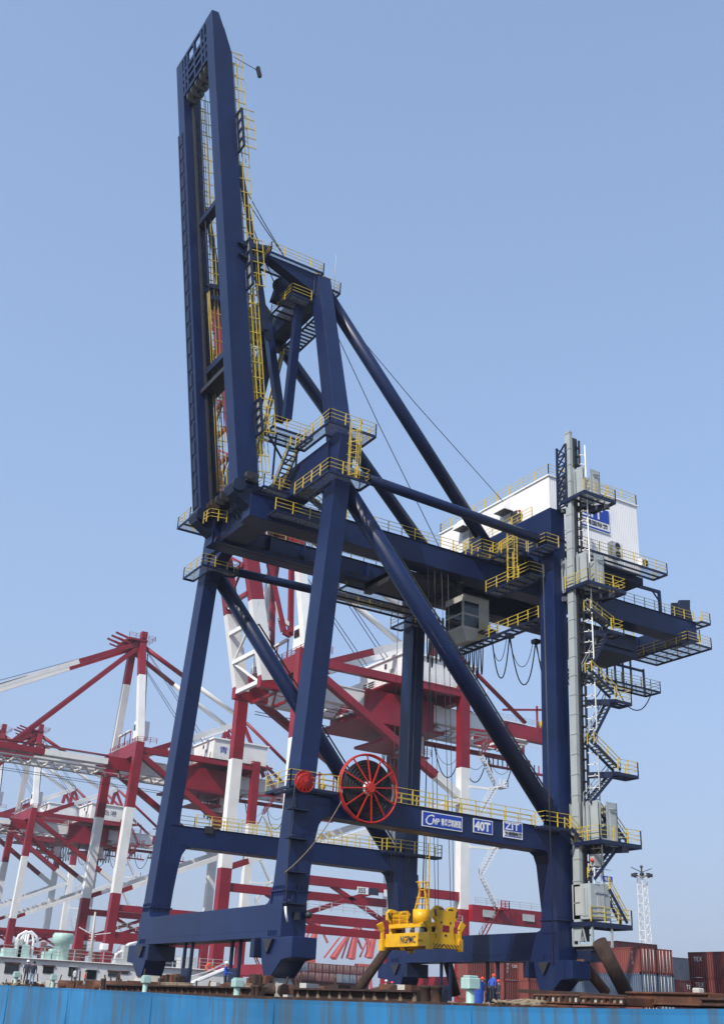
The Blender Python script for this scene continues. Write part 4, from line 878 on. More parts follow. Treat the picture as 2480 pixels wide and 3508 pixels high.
    mb = MB(); mb.beam(T(40.7, 136, 69), T(40.7, 142, 69), 1.5*k, 1.8*k); mb.box(*[v for a in zip(T(37.5, 135.5, 69.2), T(41.5, 142.5, 69.6)) for v in a])
    for y in (136.5, 139, 141.5): mb.beam(T(38.5, y, 69.4), T(35, y, 70.2), .3*k, .35*k); mb.beam(T(38.5, y, 68.6), T(35.6, y, 69.2), .2*k, .3*k)
    mb.beam(T(40.8, 136.5, 70), T(40.8, 136.5, 71.4), 1.2*k, 1.2*k, up=(0, 1, 0)); B('mast_head', mb)
    mb = MB(); rail(mb, [T(37.5, 135.5, 69.6), T(43, 135.5, 69.6), T(43, 142, 69.6)], 1.0*k, 1.5*k, .03*k); B('railing', mb)
    mb = MB(); ladder(mb, T(42.0, 134, 51), T(41.4, 136, 67), (1, 0, 0), w=1.1*k, step=.6*k, r=.07*k); mb.build('mast_ladder', 'dark', root)
    # machinery house
    def bx(a, b, m='cwhite'): p, q = T(*a), T(*b); return MB().box(p.x, q.x, p.y, q.y, p.z, q.z)
    hs = bx((56.3, 131.4, 47.4), (68, 143, 51.4)).build('machinery_house', 'cwhite', root)
    bx((57.3, 143, 47.4), (67, 147.5, 50.2)).build('annex', 'cwhite', hs)
    bx((56.0, 131.1, 51.4), (68.3, 143.3, 51.7)).build('roof', 'white', hs)
    bx((56.15, 134.5, 47.6), (56.3, 135.4, 49.8)).build('door', 'grey', hs); bx((56.15, 139, 48.2), (56.3, 141.8, 49.0)).build('louvre', 'dark', hs); bx((56.15, 136.2, 50.2), (56.3, 136.6, 50.9)).build('vent', 'dark', hs)
    if txt:
        p = T(57.4, 131.4, 48.9); lettering(hs, txt, 1.5*k, (p.x, p.y, p.z), (1, 0, 0), (0, 0, 1), txtcol, sx=1.35*G/25/k, off=.03)
    mb = MB(); p, q = T(55.2, 130.3, 47.1), T(69, 148.2, 47.35); mb.box(p.x, q.x, p.y, q.y, p.z, q.z); p, q = T(52, 134.5, 41.6), T(63.2, 143.5, 46); mb.box(p.x, q.x, p.y, q.y, p.z, q.z)
    p, q = T(50.5, 133.8, 41.2), T(64.5, 144.2, 41.6); mb.box(p.x, q.x, p.y, q.y, p.z, q.z); p, q = T(55.5, 135.5, 39.2), T(61, 142.5, 39.6); mb.box(p.x, q.x, p.y, q.y, p.z, q.z)
    for x in (56, 60.5): mb.beam(T(x, 136, 41.4), T(x, 136, 39.3), .3*k, .3*k, up=(1, 0, 0))
    B('house_frame', mb)
    mb = MB(); rail(mb, [T(55.2, 148.2, 47.35), T(55.2, 130.3, 47.35), T(69, 130.3, 47.35)], 1.1*k, 2*k, .035*k); mb.build('railing', 'cwhite', hs)
    mb = MB(); rail(mb, [T(69, 135, 45.7), T(86, 135, 45.7), T(86, 142, 45.7)], 1.0*k, 1.6*k, .03*k); mb.build('railing', 'grey', root)
    # cabins at the front, trolley cab with festoon
    cb = bx((41.0, 133.6, 49.5), (43.4, 135.6, 53.0)).build('checker_cabin', 'white', root)
    p, q = T(40.9, 133.5, 51.2), T(41.0, 135.5, 52.3); MB().box(p.x-.05, p.x, p.y+.15*k, q.y-.3*k, p.z, q.z).build('window', 'glass', cb)
    mb = MB(); rail(mb, [T(40.4, 146, 48.2), T(40.4, 131, 48.2), T(44, 130.4, 48.2)], 1.1*k, 1.4*k, .035*k); B('railing', mb)
    mb = MB(); mb.beam(T(40.4, 136.5, 48.4), T(40.4, 145, 48.4), .2*k, .15*k, m=1); mb.beam(T(40.9, 137, 51.5), T(41.2, 144, 51.5), .5*k, .3*k, m=1)
    for y in (137, 140, 143): mb.beam(T(41, y, 48), T(41, y, 51.5), .15*k, .15*k, up=(1, 0, 0))
    B('pulley_gantry', mb)
    tc = bx((60.5, 136.4, 38.3), (63, 139.6, 41.4)).build('trolley_cabin', 'cwhite', root)
    p, q = T(60.4, 136.6, 39.3), T(60.5, 139.4, 40.8); MB().box(p.x-.03, p.x, p.y, q.y, p.z, q.z).build('window', 'glass', tc)
    mb = MB(); rail(mb, [T(59.5, 136, 38.3), T(64, 136, 38.3)], 1.0*k, 1.2*k, .03*k); mb.beam(T(59.5, 138, 38.2), T(64, 138, 38.2), 3.4*k, .2*k); B('railing', mb)
    for i in range(10): p, q = T(60.5+i*.75, 143, 42.2), T(61.1+i*.75, 143, 42.2); festoon(root, p, q, (4.2+.3*math.sin(i*2))*k, .10*k, 10)
    for i in range(3): p, q = T(69.5+i*5, 143, 42.2), T(74.5+i*5, 143, 42.2); festoon(root, p, q, 4.6*k, .085*k, 12); festoon(root, p, q, 2.6*k, .04*k, 10)
    mb = MB(); mb.beam(T(66, 143.4, 42.4), T(88, 143.4, 42.4), .5*k, .7*k)
    for i in range(12): mb.beam(T(80+i*.9, 143.4, 40.9), T(80+i*.9, 143.4, 42.2), .15*k, .15*k, up=(1, 0, 0))
    mb.beam(T(79, 143.4, 40.8), T(91, 143.4, 40.8), .4*k, .35*k); B('festoon_beam', mb)
    mb = MB(); mb.beam(T(82.5, 135.2, 45.6), T(82.5, 135.2, 49.2), .25*k, .25*k, up=(1, 0, 0)); mb.beam(T(86, 135.2, 45.6), T(86, 135.2, 49.0), .25*k, .25*k, up=(1, 0, 0)); mb.beam(T(76, 135.2, 47.4), T(86, 135.2, 49.2), .25*k, .3*k); B('davit', mb)
    mb = MB(); c = T(83.5, 135.4, 46.3); mb.ball(c, .7*k, 0, 12, 8); mb.build('winch', 'spreader', root)
    if cable:
        mb = MB(); c = T(50, 130.0, 12.8); mb.tube(c, c+V((0, .9*k, 0)), 2.4*k, 24); mb.tube(c-V((0, .1, 0)), c, .5*k, 12, m=1); mb.build('cable_reel', ['rustd', 'cwhite'], root)
    mb = MB(); rail(mb, [T(41, 130.2, 15.0), T(65, 130.2, 15.0)], 1.1*k, 1.7*k, .035*k); mb.build('railing', 'grey', root)
    if stairs:
        z = 5.0; up = True; i = 0
        while z < 46:
            zn = z+4.1; p, q = T(67.0, 129.4, z), T(69.6, 129.4, zn)
            if i % 2: p, q = T(69.6, 129.4, z), T(67.0, 129.4, zn)
            cc = 'cwhite' if 17 < z < 35 else 'cherry'
            stair(root, p, q, (0, -1, 0), .9*k, n=10, smat=cc, rmat=cc, rh=1.0*k, rails=(0,))
            if i % 2 == 0:
                o = MB().box(q.x-.2, q.x+1.3*k, q.y-1.4*k, q.y+.3, q.z-.12*k, q.z).build('stair_landing', cc, root)
                mb = MB(); rail(mb, [(q.x-.1, q.y-1.4*k, q.z), (q.x+1.3*k, q.y-1.4*k, q.z), (q.x+1.3*k, q.y+.3, q.z)], 1.1*k, 1*k, .035*k); mb.build('railing', cc, o)
                MB().beam(T(66, 130, zn-.3), q-V((0, 0, .3)), .2*k, .3*k).build('landing_bracket', cc, root)
            z = zn; i += 1
    if boom_up:
        Hb = T(37.5, 0, 44.4); d = V((-.235, 0, .972)).normalized(); n_ = V((d.z, 0, -d.x))
        L = 60*k
        for yo in (135.4, 142.6):
            y = T(0, yo, 0).y; a = V((Hb.x, y, Hb.z)); mb = bands(MB(), a, a+d*L, 1.2*k, 2.0*k, (.19,), up=n_, first=1); B('boom_girder', mb)
        mb = MB(); y1, y2 = T(0, 135.9, 0).y, T(0, 142.1, 0).y; s_ = 4.2*k; nn = int(L/s_)
        for i in range(nn):
            m_ = 1 if i*s_ < .19*L else 0
            a = V((Hb.x, y1, Hb.z))+d*(i*s_)-n_*.9*k; b = V((Hb.x, y2, Hb.z))+d*((i+1)*s_)-n_*.9*k
            if i % 2: a, b = a+d*s_, b-d*s_
            mb.beam(a, b, .3*k, .3*k, m=m_); c = V((Hb.x, y1, Hb.z))+d*(i*s_)-n_*.9*k; mb.beam(c, V((c.x, y2, c.z)), .5*k, .6*k, m=m_)
        B('girder_lattice', mb)
        for yo in (136.2, 141.4):                      # folded forestay frames
            y = T(0, yo, 0).y; a = V((Hb.x, y, Hb.z))+n_*2.2*k
            mb = MB(); pts = [a+d*26*k+n_*.4*k, a+d*7*k+n_*2.0*k, a+d*6.4*k+n_*3.0*k, a+d*26*k+n_*6.4*k]
            for p, q in zip(pts[:-1], pts[1:]): mb.beam(p, q, .6*k, .7*k, up=n_)
            mb.beam(a+d*22*k+n_*1.2*k, a+d*9*k+n_*1.6*k, .3*k, .5*k, m=1, up=n_); mb.beam(a+d*9*k+n_*1.6*k, a+d*8*k+n_*3*k, .5*k, .6*k, m=1, up=n_)
            B('forestay', mb)
    if beam:
        mb = MB(); mb.beam(T(66, 130, 16.6), T(85, 130, 16.6), 1.2*k, 2.1*k); o = B('crossing_beam', mb)
        mb = MB(); rail(mb, [T(66.5, 129.6, 17.7), T(85, 129.6, 17.7)], .9*k, 2*k, .03*k); mb.build('railing', 'grey', o)
        for i in range(3): p = T(67.5+i*6.5, 129.37, 16.2); q = T(69.5+i*6.5, 129.3, 17.1); MB().box(p.x, q.x, q.y-.05, q.y, p.z, q.z).build('sign_plate', 'grey', o)
    if txt == '':
        pass
    return root, T
def plates(root, T, u, v, items):
    p = at(u, v, y=T(0, 130.2, 0).y)
    for dx, w_, m, t, tc in items:
        o = MB().box(p.x+dx, p.x+dx+w_, p.y-.12, p.y-.06, p.z-.95, p.z).build('sign_plate', m, root)
        if t: lettering(o, t, .95, (p.x+dx+.1, p.y-.12, p.z-.82), (1, 0, 0), (0, 0, 1), tc, sx=.95, bold=.03)
R1 = red_crane('red and white quay crane with raised boom directly behind the navy crane legs', 45.3, 74.6, 22.4, 29.9, 1.128, True, txt=None, lean=.3, beam=True)
plates(*R1, 1223, 3037, ((0, 1.9, 'white', '355', 'dark'), (1.95, 1.7, 'cloth_navy', '', ''), (4.6, 1.2, 'white', '', ''), (6.1, 1.6, 'cloth_navy', '', '')))
R2 = red_crane('red and white quay crane with lowered boom and tall peak left of the navy crane', 40.2, 130, 18, 25, 1.0, txt='青 岛')
R3 = red_crane('red and white quay crane with large lettering on its house, mast low at left', 37.6, 185.5, 18, 21.6, .864, txt='青岛港', txtcol='cloth_navy', cable=True)
R4 = red_crane('farthest red and white quay crane, its mast head cut by the left photo edge', 47, 264, 18, 26, 1.1, cable=True)
# ------------------------------------------------------------------ water, quay ground, barge
def sheet(name, x0, x1, y0, y1, z, m, n=1):
    mb = MB(); mb.add([(x0, y0, z), (x1, y0, z), (x1, y1, z), (x0, y1, z)], [(0, 1, 2, 3)]); return structure(mb.build(name, m))
sheet('water', -2500, 28, -2500, 2500, 2.0, 'water'); sheet('quay_ground', 28, 2500, -2500, 2500, 3.8, 'ground')
o = MB().box(27.6, 28, -2500, 2500, 0, 3.8).build('quay_wall', 'ground'); tag(o, 'grey concrete quay wall at the water edge behind the barge', 'quay wall')
XE = -10.8
pts = [(0, 3374), (250, 3386), (500, 3399), (800, 3419), (1100, 3428), (1432, 3439), (1700, 3449), (2000, 3454), (2250, 3456), (2480, 3456)]
edge = [at(u, v, x=XE) for u, v in pts]
edge = [V((XE, 60, 4.42)), V((XE, 30, 4.42))]+edge+[V((XE, -58, edge[-1].z)), V((XE, -70, edge[-1].z))]
barge = thing('deck_barge', 'long bright blue deck barge with rust streaks carrying the navy crane', 'barge', (8, -8, 2))
mb = MB(); vs = []
for p in edge: vs += [(p.x, p.y, p.z), (p.x+.02, p.y, p.z-.12), (p.x+.05, p.y, 3.6), (p.x+.1, p.y, 1.4), (p.x+.5, p.y, .2)]
k = 5; n = len(edge)
mb.add(vs, [(i*k+j, i*k+j+1, (i+1)*k+j+1, (i+1)*k+j) for i in range(n-1) for j in range(k-1)], 0, False)
mb.add([(p.x, p.y, p.z) for p in edge]+[(p.x+.25, p.y, p.z) for p in edge], [(i, i+1, n+i+1, n+i) for i in range(n-1)], 1)
for i in range(9):                                   # welded seams and rubbing strip
    y = -52+i*11; mb.box(XE-.004, XE+.06, y-.015, y+.015, 1.5, 4.25)
mb.build('hull', ['hull', 'rust'], barge)
mb = MB(); mb.box(XE+.2, 26.5, -70, 60, 3.9, 4.30); mb.build('deck', 'rustd', barge)
# rusty coamings with brackets behind the edge
xc = XE+1.4
for u0, u1, v0, v1 in ((366, 896, 3368, 3392), (1004, 1428, 3406, 3414)):
    a, b = at(u0, v0, x=xc), at(u1, v1, x=xc); zt_ = 4.62
    mb = MB(); mb.box(xc, xc+.15, b.y, a.y, 4.3, zt_-.06); mb.box(xc-.2, xc+.25, b.y, a.y, zt_-.06, zt_); o = mb.build('coaming', 'rustd', barge); mb = MB(); i = 0
    y = b.y
    while y < a.y:
        w_ = .17+.05*math.sin(i*2.7); mb.prism([(xc-.06, y, 4.3), (xc-.06, y+w_, 4.3), (xc-.06, y+w_*.62, zt_-.07), (xc-.06, y+w_*.38, zt_-.07)], (.05, 0, 0)); y += .72+.08*math.sin(i*1.9); i += 1
    o = mb.build('coaming_brackets', 'tan' if u0 > 900 else 'rust', o); o['kind'] = 'stuff'
def on_edge(u, v, dx=.45): return at(u, v, x=XE+dx)
# mushroom ventilators along the edge
VD = [(53, 3328, 3372, 30, 'tiny pale green mushroom ventilator at the far left end of the barge edge'), (180, 3337, 3381, 29, 'small pale green mushroom ventilator right of the two standing men'),
      (496, 3341, 3399, 39, 'pale green mushroom ventilator in front of the far front leg of the navy crane'), (810, 3350, 3419, 50, 'pale green mushroom ventilator left of the grey pedestal of the near crane leg'),
      (1611, 3342, 3445, 72, 'largest pale green mushroom ventilator beside the men in red helmets')]
for u, vt, vb, wpx, lab in VD:
    t, b = on_edge(u, vt), on_edge(u, vb); h = t.z-b.z+.04; R = wpx*h/(vb-vt)/2*.88; c = V((b.x, b.y, b.z-.04))
    r = thing('mushroom_vent', lab, 'ventilator', c, 'pale green ventilators on the barge edge')
    MB().lathe(c, (0, 0, 1), [(R*.62, 0), (R*.52, h*.05), (R*.5, h*.6), (R*.5, h*.8)], 16).build('stem', 'vent', r)
    mb = MB(); q = R*.80; mb.box(c.x-q, c.x+q, c.y-q, c.y+q, c.z+h*.56, c.z+h*.93); mb.box(c.x-q*.8, c.x+q*.8, c.y-q*.8, c.y+q*.8, c.z+h*.93, c.z+h); mb.build('cap', 'vent', r, min(.06, R*.3))
# mooring bitts
for u, vt, vb, wpx, lab in ((352, 3352, 3385, 12, 'pair of dark bitts left of the far crane leg'), (874, 3374, 3420, 21, 'pair of dark bitts beside the grey pedestal'), (1476, 3376, 3434, 42, 'big pair of rusty bitts between ventilator and spreader')):
    t, b = on_edge(u, vt, .6), on_edge(u, vb, .6); R = wpx*(t.z-b.z)/(vb-vt)/2
    r = thing('mooring_bitt', lab, 'bitts', (b.x, b.y, b.z-.1), 'mooring bitts on the barge'); h = t.z-b.z+.1
    for s in (-1, 1):
        c = V((b.x, b.y+s*R*1.7, b.z-.1)); MB().lathe(c, (0, 0, 1), [(R, 0), (R*.92, .05), (R*.92, h*.82), (R*1.1, h*.86), (R*1.1, h), (.01, h)], 16).build('post', 'rustd', r)
    MB().box(b.x-R*1.4, b.x+R*1.4, b.y-R*3.4, b.y+R*3.4, b.z-.16, b.z-.08).build('base_plate', 'rust', r)
# pedestals under the crane yokes
def tp(x, y, z0, z1, w0, w1, d0, d1): return [(x-d0, y-w0, z0), (x+d0, y-w0, z0), (x+d0, y+w0, z0), (x-d0, y+w0, z0), (x-d1, y-w1, z1), (x+d1, y-w1, z1), (x+d1, y+w1, z1), (x-d1, y+w1, z1)]
for x, y, z1, w0, w1, m, lab in ((.2, -9.3, 5.5, 1.0, .35, 'grey', 'grey steel pedestal under the near front leg of the crane'), (.2, 9.5, 5.9, 1.2, .5, 'cream', 'dirty beige pedestal under the far front leg of the crane'),
                                 (20.3, -8.6, 5.5, 1.2, .5, 'rust', 'rusty pedestal under the lift-side rear leg of the crane'), (20.3, 8.6, 5.5, 1.2, .6, 'rustd', 'dark pedestal under the far rear leg of the crane')):
    mb = MB(); mb.hexa(tp(x, y, 4.28, z1, w0, w1, .9, .5)); o = mb.build('pedestal', m, None, .03); tag(o, lab, 'pedestal')
for u, lab in ((580, 'beige holed cradle block under the far front leg'), (868, 'beige holed cradle block left of the grey pedestal')):
    p = at(u, 3345, x=-1.2); r = thing('cradle_block', lab, 'cradle', (p.x, p.y, 4.3), 'beige cradle blocks on the barge'); mb = MB(); hb = 2.0 if u < 700 else .9; mb.box(p.x-.3, p.x+.6, p.y-hb-.4, p.y+hb, 4.3, 5.05); mb.prism([(p.x-.3, p.y-hb-.9, 4.3), (p.x-.3, p.y-hb-.4, 4.3), (p.x-.3, p.y-hb-.4, 5.0)], (.9, 0, 0)); mb.build('body', 'tan', r, .03)
    for i in range(4 if u < 700 else 2): MB().tube((p.x-.33, p.y-hb+.2+i*1.05, 4.7), (p.x-.29, p.y-hb+.2+i*1.05, 4.7), .17, 14).build('hole', 'dark', r)
    random.seed(int(u))
    for i in range(9): c = (p.x+random.uniform(-.2, .5), p.y+random.uniform(-hb-.3, hb-.2), 5.08); MB().box(c[0], c[0]+random.uniform(.2, .5), c[1], c[1]+random.uniform(.2, .6), 5.05, 5.05+random.uniform(.08, .5)).build('packing', 'rust' if i % 2 else 'rustd', r, .02)
# loose scrap steel, timbers and lashing gear strewn over the deck behind the edge
random.seed(11); mb = MB()
for i in range(420):
    u = random.uniform(0, 1480) if i % 3 else random.uniform(0, 420); xx = XE+random.choice((2.2, 3, 4, 5.5, 7, 8.5)); p = at(u, 3400, x=xx)
    if abs(p.y) < 12 and xx > -4.5 and random.random() < .6: continue
    L__ = random.uniform(.2, 1.6); a_ = random.uniform(-.5, .5)+(math.pi/2 if random.random() < .7 else 0); hh = random.choice((.1, .16, .24, .34, .5))
    q = V((p.x, p.y, 4.3+hh/2)); d = V((math.cos(a_), math.sin(a_), 0))*L__/2
    if random.random() < .25: mb.tube(q-d, q+d, hh*.5, 7, m=random.choice((0, 0, 1)))
    else: mb.beam(q-d, q+d, random.uniform(.12, .4), hh, m=random.choice((0, 0, 1, 1, 2)))
    if random.random() < .08: mb.tube(q, q+V((random.uniform(-.2, .2), random.uniform(-.2, .2), random.uniform(.5, 1.1))), .045, 5, m=1)
o = mb.build('scrap_steel', ['rust', 'rustd', 'cream']); o['kind'] = 'stuff'
# sea fastening pipes
for a, b, y, rr, m, lab in (((2052, 3225), (2142, 3400), -12.5, .46, 'rustd', 'thick rusty bracing pipe leaning right below the lift'), ((1985, 3290), (2075, 3400), -10.5, .32, 'rust', 'thinner rusty bracing pipe beside the rear yoke'),
                            ((1345, 3222), (1218, 3405), 4.0, .33, 'rustd', 'dark bracing pipe leaning left below the yellow spreader'), ((1530, 3285), (1562, 3410), 5.0, .35, 'rustd', 'dark bracing pipe right of the far rear yoke')):
    p, q = at(*a, y=y), at(*b, y=y); o = MB().tube(p, q, rr, 16).build('bracing_pipe', m); tag(o, lab, 'pipe')
p = at(1315, 3390, x=-2); o = MB().lathe((p.x, p.y, 4.28), (0, 0, 1), [(1.1, 0), (.95, .35), (.5, .62), (.05, .72)], 14).build('rust_heap', 'rust'); tag(o, 'low heap of rusty scrap on the deck below the spreader', 'scrap heap')
# rusty frames and plates at the right
def slab(lab, u0, v0, u1, v1, x, m, d=1.2, name='rusty_frame', win=0):
    a, b = at(u0, v0, x=x), at(u1, v1, x=x); r = thing(name, lab, 'steel frame', (x, (a.y+b.y)/2, min(a.z, b.z)))
    z0, z1 = min(a.z, b.z), max(a.z, b.z); y0, y1 = min(a.y, b.y), max(a.y, b.y)
    mb = MB(); mb.box(x, x+d, y0, y1, z0, z1)
    if name == 'rusty_frame':
        for z in (z0+.01, z1-.05): mb.box(x-.06, x, y0, y1, z, z+.045)
    mb.build('body', m, r, .015)
    if win:
        n = win; w = (y1-y0)/n
        for i in range(n):
            if i % 3 != 2: MB().box(x-.02, x, y0+w*(i+.15), y0+w*(i+.8), z0+(z1-z0)*.2, z0+(z1-z0)*.74).build('panel', 'tan' if i % 4 else 'cream', r)
        for i in range(n+1): MB().box(x-.07, x, y0+w*i-.03, y0+w*i+.03, z0+.05, z1-.05).build('stiffener', 'rustd', r)
    return r
slab('rusty frame with pale panels at the barge edge, left of the pair', 1832, 3404, 1986, 3442, XE+.8, 'rust', 1.0, win=8)
slab('rusty frame with pale panels at the barge edge, right of the pair', 1990, 3412, 2142, 3446, XE+.6, 'rust', 1.0, win=7)
slab('long rusty stack of steel sections at the right end of the barge', 2145, 3396, 2430, 3450, XE+1.5, 'rust', 1.4, win=0)
slab('lower rusty steel stack running out of the right photo edge', 2400, 3418, 2520, 3452, XE+.7, 'rustd', 1.4, win=0)
a, b = at(1765, 3388, x=XE+2.5), at(2140, 3392, x=XE+2.5); z = a.z
mb = MB(); mb.add([(a.x, a.y, z), (a.x-.6, a.y-3, z-.06), (b.x-.3, b.y, z-.12), (b.x+1.5, b.y, z-.1), (a.x+1.5, a.y-1, z-.02)]+[(p[0], p[1], p[2]-.09) for p in ((a.x, a.y, z), (a.x-.6, a.y-3, z-.06), (b.x-.3, b.y, z-.12), (b.x+1.5, b.y, z-.1), (a.x+1.5, a.y-1, z-.02))], [(0, 1, 2, 3, 4), (9, 8, 7, 6, 5)]+[(i, 5+i, 5+(i+1) % 5, (i+1) % 5) for i in range(5)])
o = mb.build('steel_plate', 'rustd'); tag(o, 'wide dark rusty plate lying on the frames under the lift', 'steel plate')
p = at(2380, 3392, x=XE+2); o = MB().box(p.x, p.x+.2, p.y-.1, p.y+.1, 4.6, p.z+.05).build('junction_box', 'cream', None, .03); o.location = (0, 0, 0); tag(o, 'small cream box on the rusty stack at the right end of the barge', 'box')
# mooring rope heaps
def ropeheap(lab, u0, u1, v, n, x=XE+.35, amp=.10, r=.045):
    a, b = at(u0, v, x=x), at(u1, v, x=x); random.seed(int(u0)); mb = MB()
    for k in range(n):
        pts = []; m_ = 26
        for i in range(m_+1):
            t = i/m_; c = lerp(a, b, .04+.92*t); pts.append(c+V((.12*math.sin(t*17+k*2)+k*.05, .1*math.sin(t*9+k), amp*(.5+.5*math.sin(t*11+k*1.7))+k*.02-.12)))
        mb.path(pts, r, 6)
    o = mb.build('mooring_rope', 'hemp'); tag(o, lab, 'rope', 'mooring ropes lying on the barge edge')
ropeheap('pale mooring rope lying left of the largest ventilator', 1490, 1600, 3437, 3); ropeheap('heavy mooring rope coiled right of the men in red helmets', 1640, 1845, 3438, 5, amp=.13, r=.04); ropeheap('tangled rope at the far left end of the barge edge', 0, 60, 3372, 3, amp=.2)
p = at(1633, 3412, x=XE+2.2); o = MB().lathe((p.x, p.y, 4.3), (0, 0, 1), [(.01, 0), (.2, 0), (.2, .62), (.01, .62)], 16, sm=False).build('drum', 'cloth_blue'); tag(o, 'blue drum behind the largest ventilator', 'drum')
# ------------------------------------------------------------------ white workboat behind the barge at the left
YW = 45.0
boat = thing('workboat', 'white workboat with dark windows lying behind the barge at the left', 'boat', (-14, YW+4, 3))
L_ = at(-120, 3276, y=YW); R_ = at(800, 3332, y=YW); zt = at(200, 3292, y=YW).z; zb = 4.6
mb = MB(); mb.box(L_.x, R_.x, YW, YW+7, 4.4, zt-.0); mb.box(L_.x, R_.x+.2, YW-.25, YW+7.2, zt, zt+.1); mb.build('deckhouse', 'deckw', boat, .03)
mb = MB(); mb.prism([(L_.x, YW-.6, 2), (R_.x+3, YW-.6, 2), (R_.x+5, YW-.6, 4.9), (R_.x, YW-.6, 4.75), (L_.x, YW-.6, 4.75)], (0, 9, 0)); mb.build('hull', 'rust', boat)
for u0, u1, v0, v1 in ((20, 62, 3300, 3336), (150, 182, 3310, 3335), (238, 262, 3312, 3345), (300, 328, 3322, 3356), (372, 408, 3328, 3346), (418, 440, 3330, 3338)):
    a, b = at(u0, v0, y=YW), at(u1, v1, y=YW); nm = 'door' if u0 in (300, 238) else 'window'
    w_ = MB().box(a.x, b.x, YW-.06, YW-.02, b.z, a.z).build(nm, 'glass', boat); MB().box(a.x-.12, b.x+.12, YW-.12, YW-.02, a.z, a.z+.12).build('window_visor', 'rust' if nm == 'window' else 'grey', w_)
mb = MB(); rail(mb, [(L_.x, YW-.1, zt+.1), (R_.x-1, YW-.1, zt+.1)], 1.0, 1.5, .03); mb.build('railing', 'grey', boat)
def wpt(u, v, dy=2): return at(u, v, y=YW+dy)
c = wpt(207, 3290); t = wpt(207, 3192); h = t.z-c.z
MB().lathe((c.x, c.y, zt), (0, 0, 1), [(.75, 0), (.72, h*.62), (1.05, h*.64), (1.05, h*.92), (.9, h), (.01, h)], 20).build('ventilator', 'vent', boat)
a, b = wpt(308, 3300), wpt(328, 3124); MB().tube(a, b, .22, 8, .1).build('signal_mast', 'cream', boat)
mb = MB(); q = lerp(a, b, .55); mb.beam(q+V((-1.5, 0, .6)), q, .08, .08); mb.beam(q, q+V((1.8, 0, .3)), .08, .08)
for i in range(7): c = lerp(a, b, .1+i*.07); mb.beam(c-V((.35, 0, 0)), c+V((.35, 0, 0)), .06, .06)
mb.build('mast_spreader', 'white', boat)
for u, v, w_, h, m in ((30, 3275, 1.4, .9, 'vent'), (75, 3272, 1.2, 1.3, 'vent'), (160, 3285, .9, .8, 'vent'), (185, 3285, 1.0, 1.1, 'vent'), (455, 3300, 2.6, 1.9, 'grey'), (400, 3302, .9, .7, 'grey'), (637, 3312, 1.8, 1.2, 'grey'), (60, 3270, .6, 1.8, 'grey'), (355, 3255, .7, .6, 'white')):
    c = wpt(u, v); mb = MB(); mb.box(c.x-w_/2, c.x+w_/2, c.y-.5, c.y+.5, zt if v > 3256 else c.z, (zt if v > 3256 else c.z)+h); mb.build('deck_locker', m, boat, .08)
for u, s in ((62, 1), (108, -1)):
    c = wpt(u, 3280); MB().path([(c.x, c.y, zt), (c.x, c.y, zt+1.7), (c.x+s*.25, c.y, zt+2.3), (c.x+s*.9, c.y, zt+2.5), (c.x+s*1.5, c.y, zt+2.1), (c.x+s*1.7, c.y, zt+1.6)], .13, 8).build('cowl_pipe', 'white', boat)
for u in (72, 80, 88): c = wpt(u, 3270); MB().tube((c.x, c.y, zt), (c.x, c.y, zt+2.3), .13, 8).build('exhaust_pipe', 'cwhite', boat)
c = wpt(428, 3265); MB().path([(c.x-1.1, c.y, zt), (c.x-.9, c.y, zt+1.0), (c.x-.2, c.y, zt+1.4), (c.x+.3, c.y, zt+2.0), (c.x+1.4, c.y, zt+2.3)], .15, 8).build('cowl_pipe', 'white', boat)
c = at(717, 3316, y=YW-1); r = MB().ring((c.x, c.y, c.z), (0, 1, 0), .36, .1, 20, 8).build('life_ring', 'cloth_orange'); tag(r, 'orange life ring hanging on the workboat rail below the sill beam', 'life ring')
g = thing('gangway', 'white rope gangway slanting up to the workboat below the sill beam', 'gangway', at(655, 3368, y=20)); a, b = at(650, 3370, y=20), at(775, 3318, y=24)
for dz in (0, .5): MB().path([a+V((0, 0, dz)), lerp(a, b, .5)+V((0, 0, dz-.15)), b+V((0, 0, dz))], .05, 5).build('handrope', 'white', g)
mb = MB(); mb.beam(a, b, .6, .08); mb.build('walkway', 'cwhite', g)
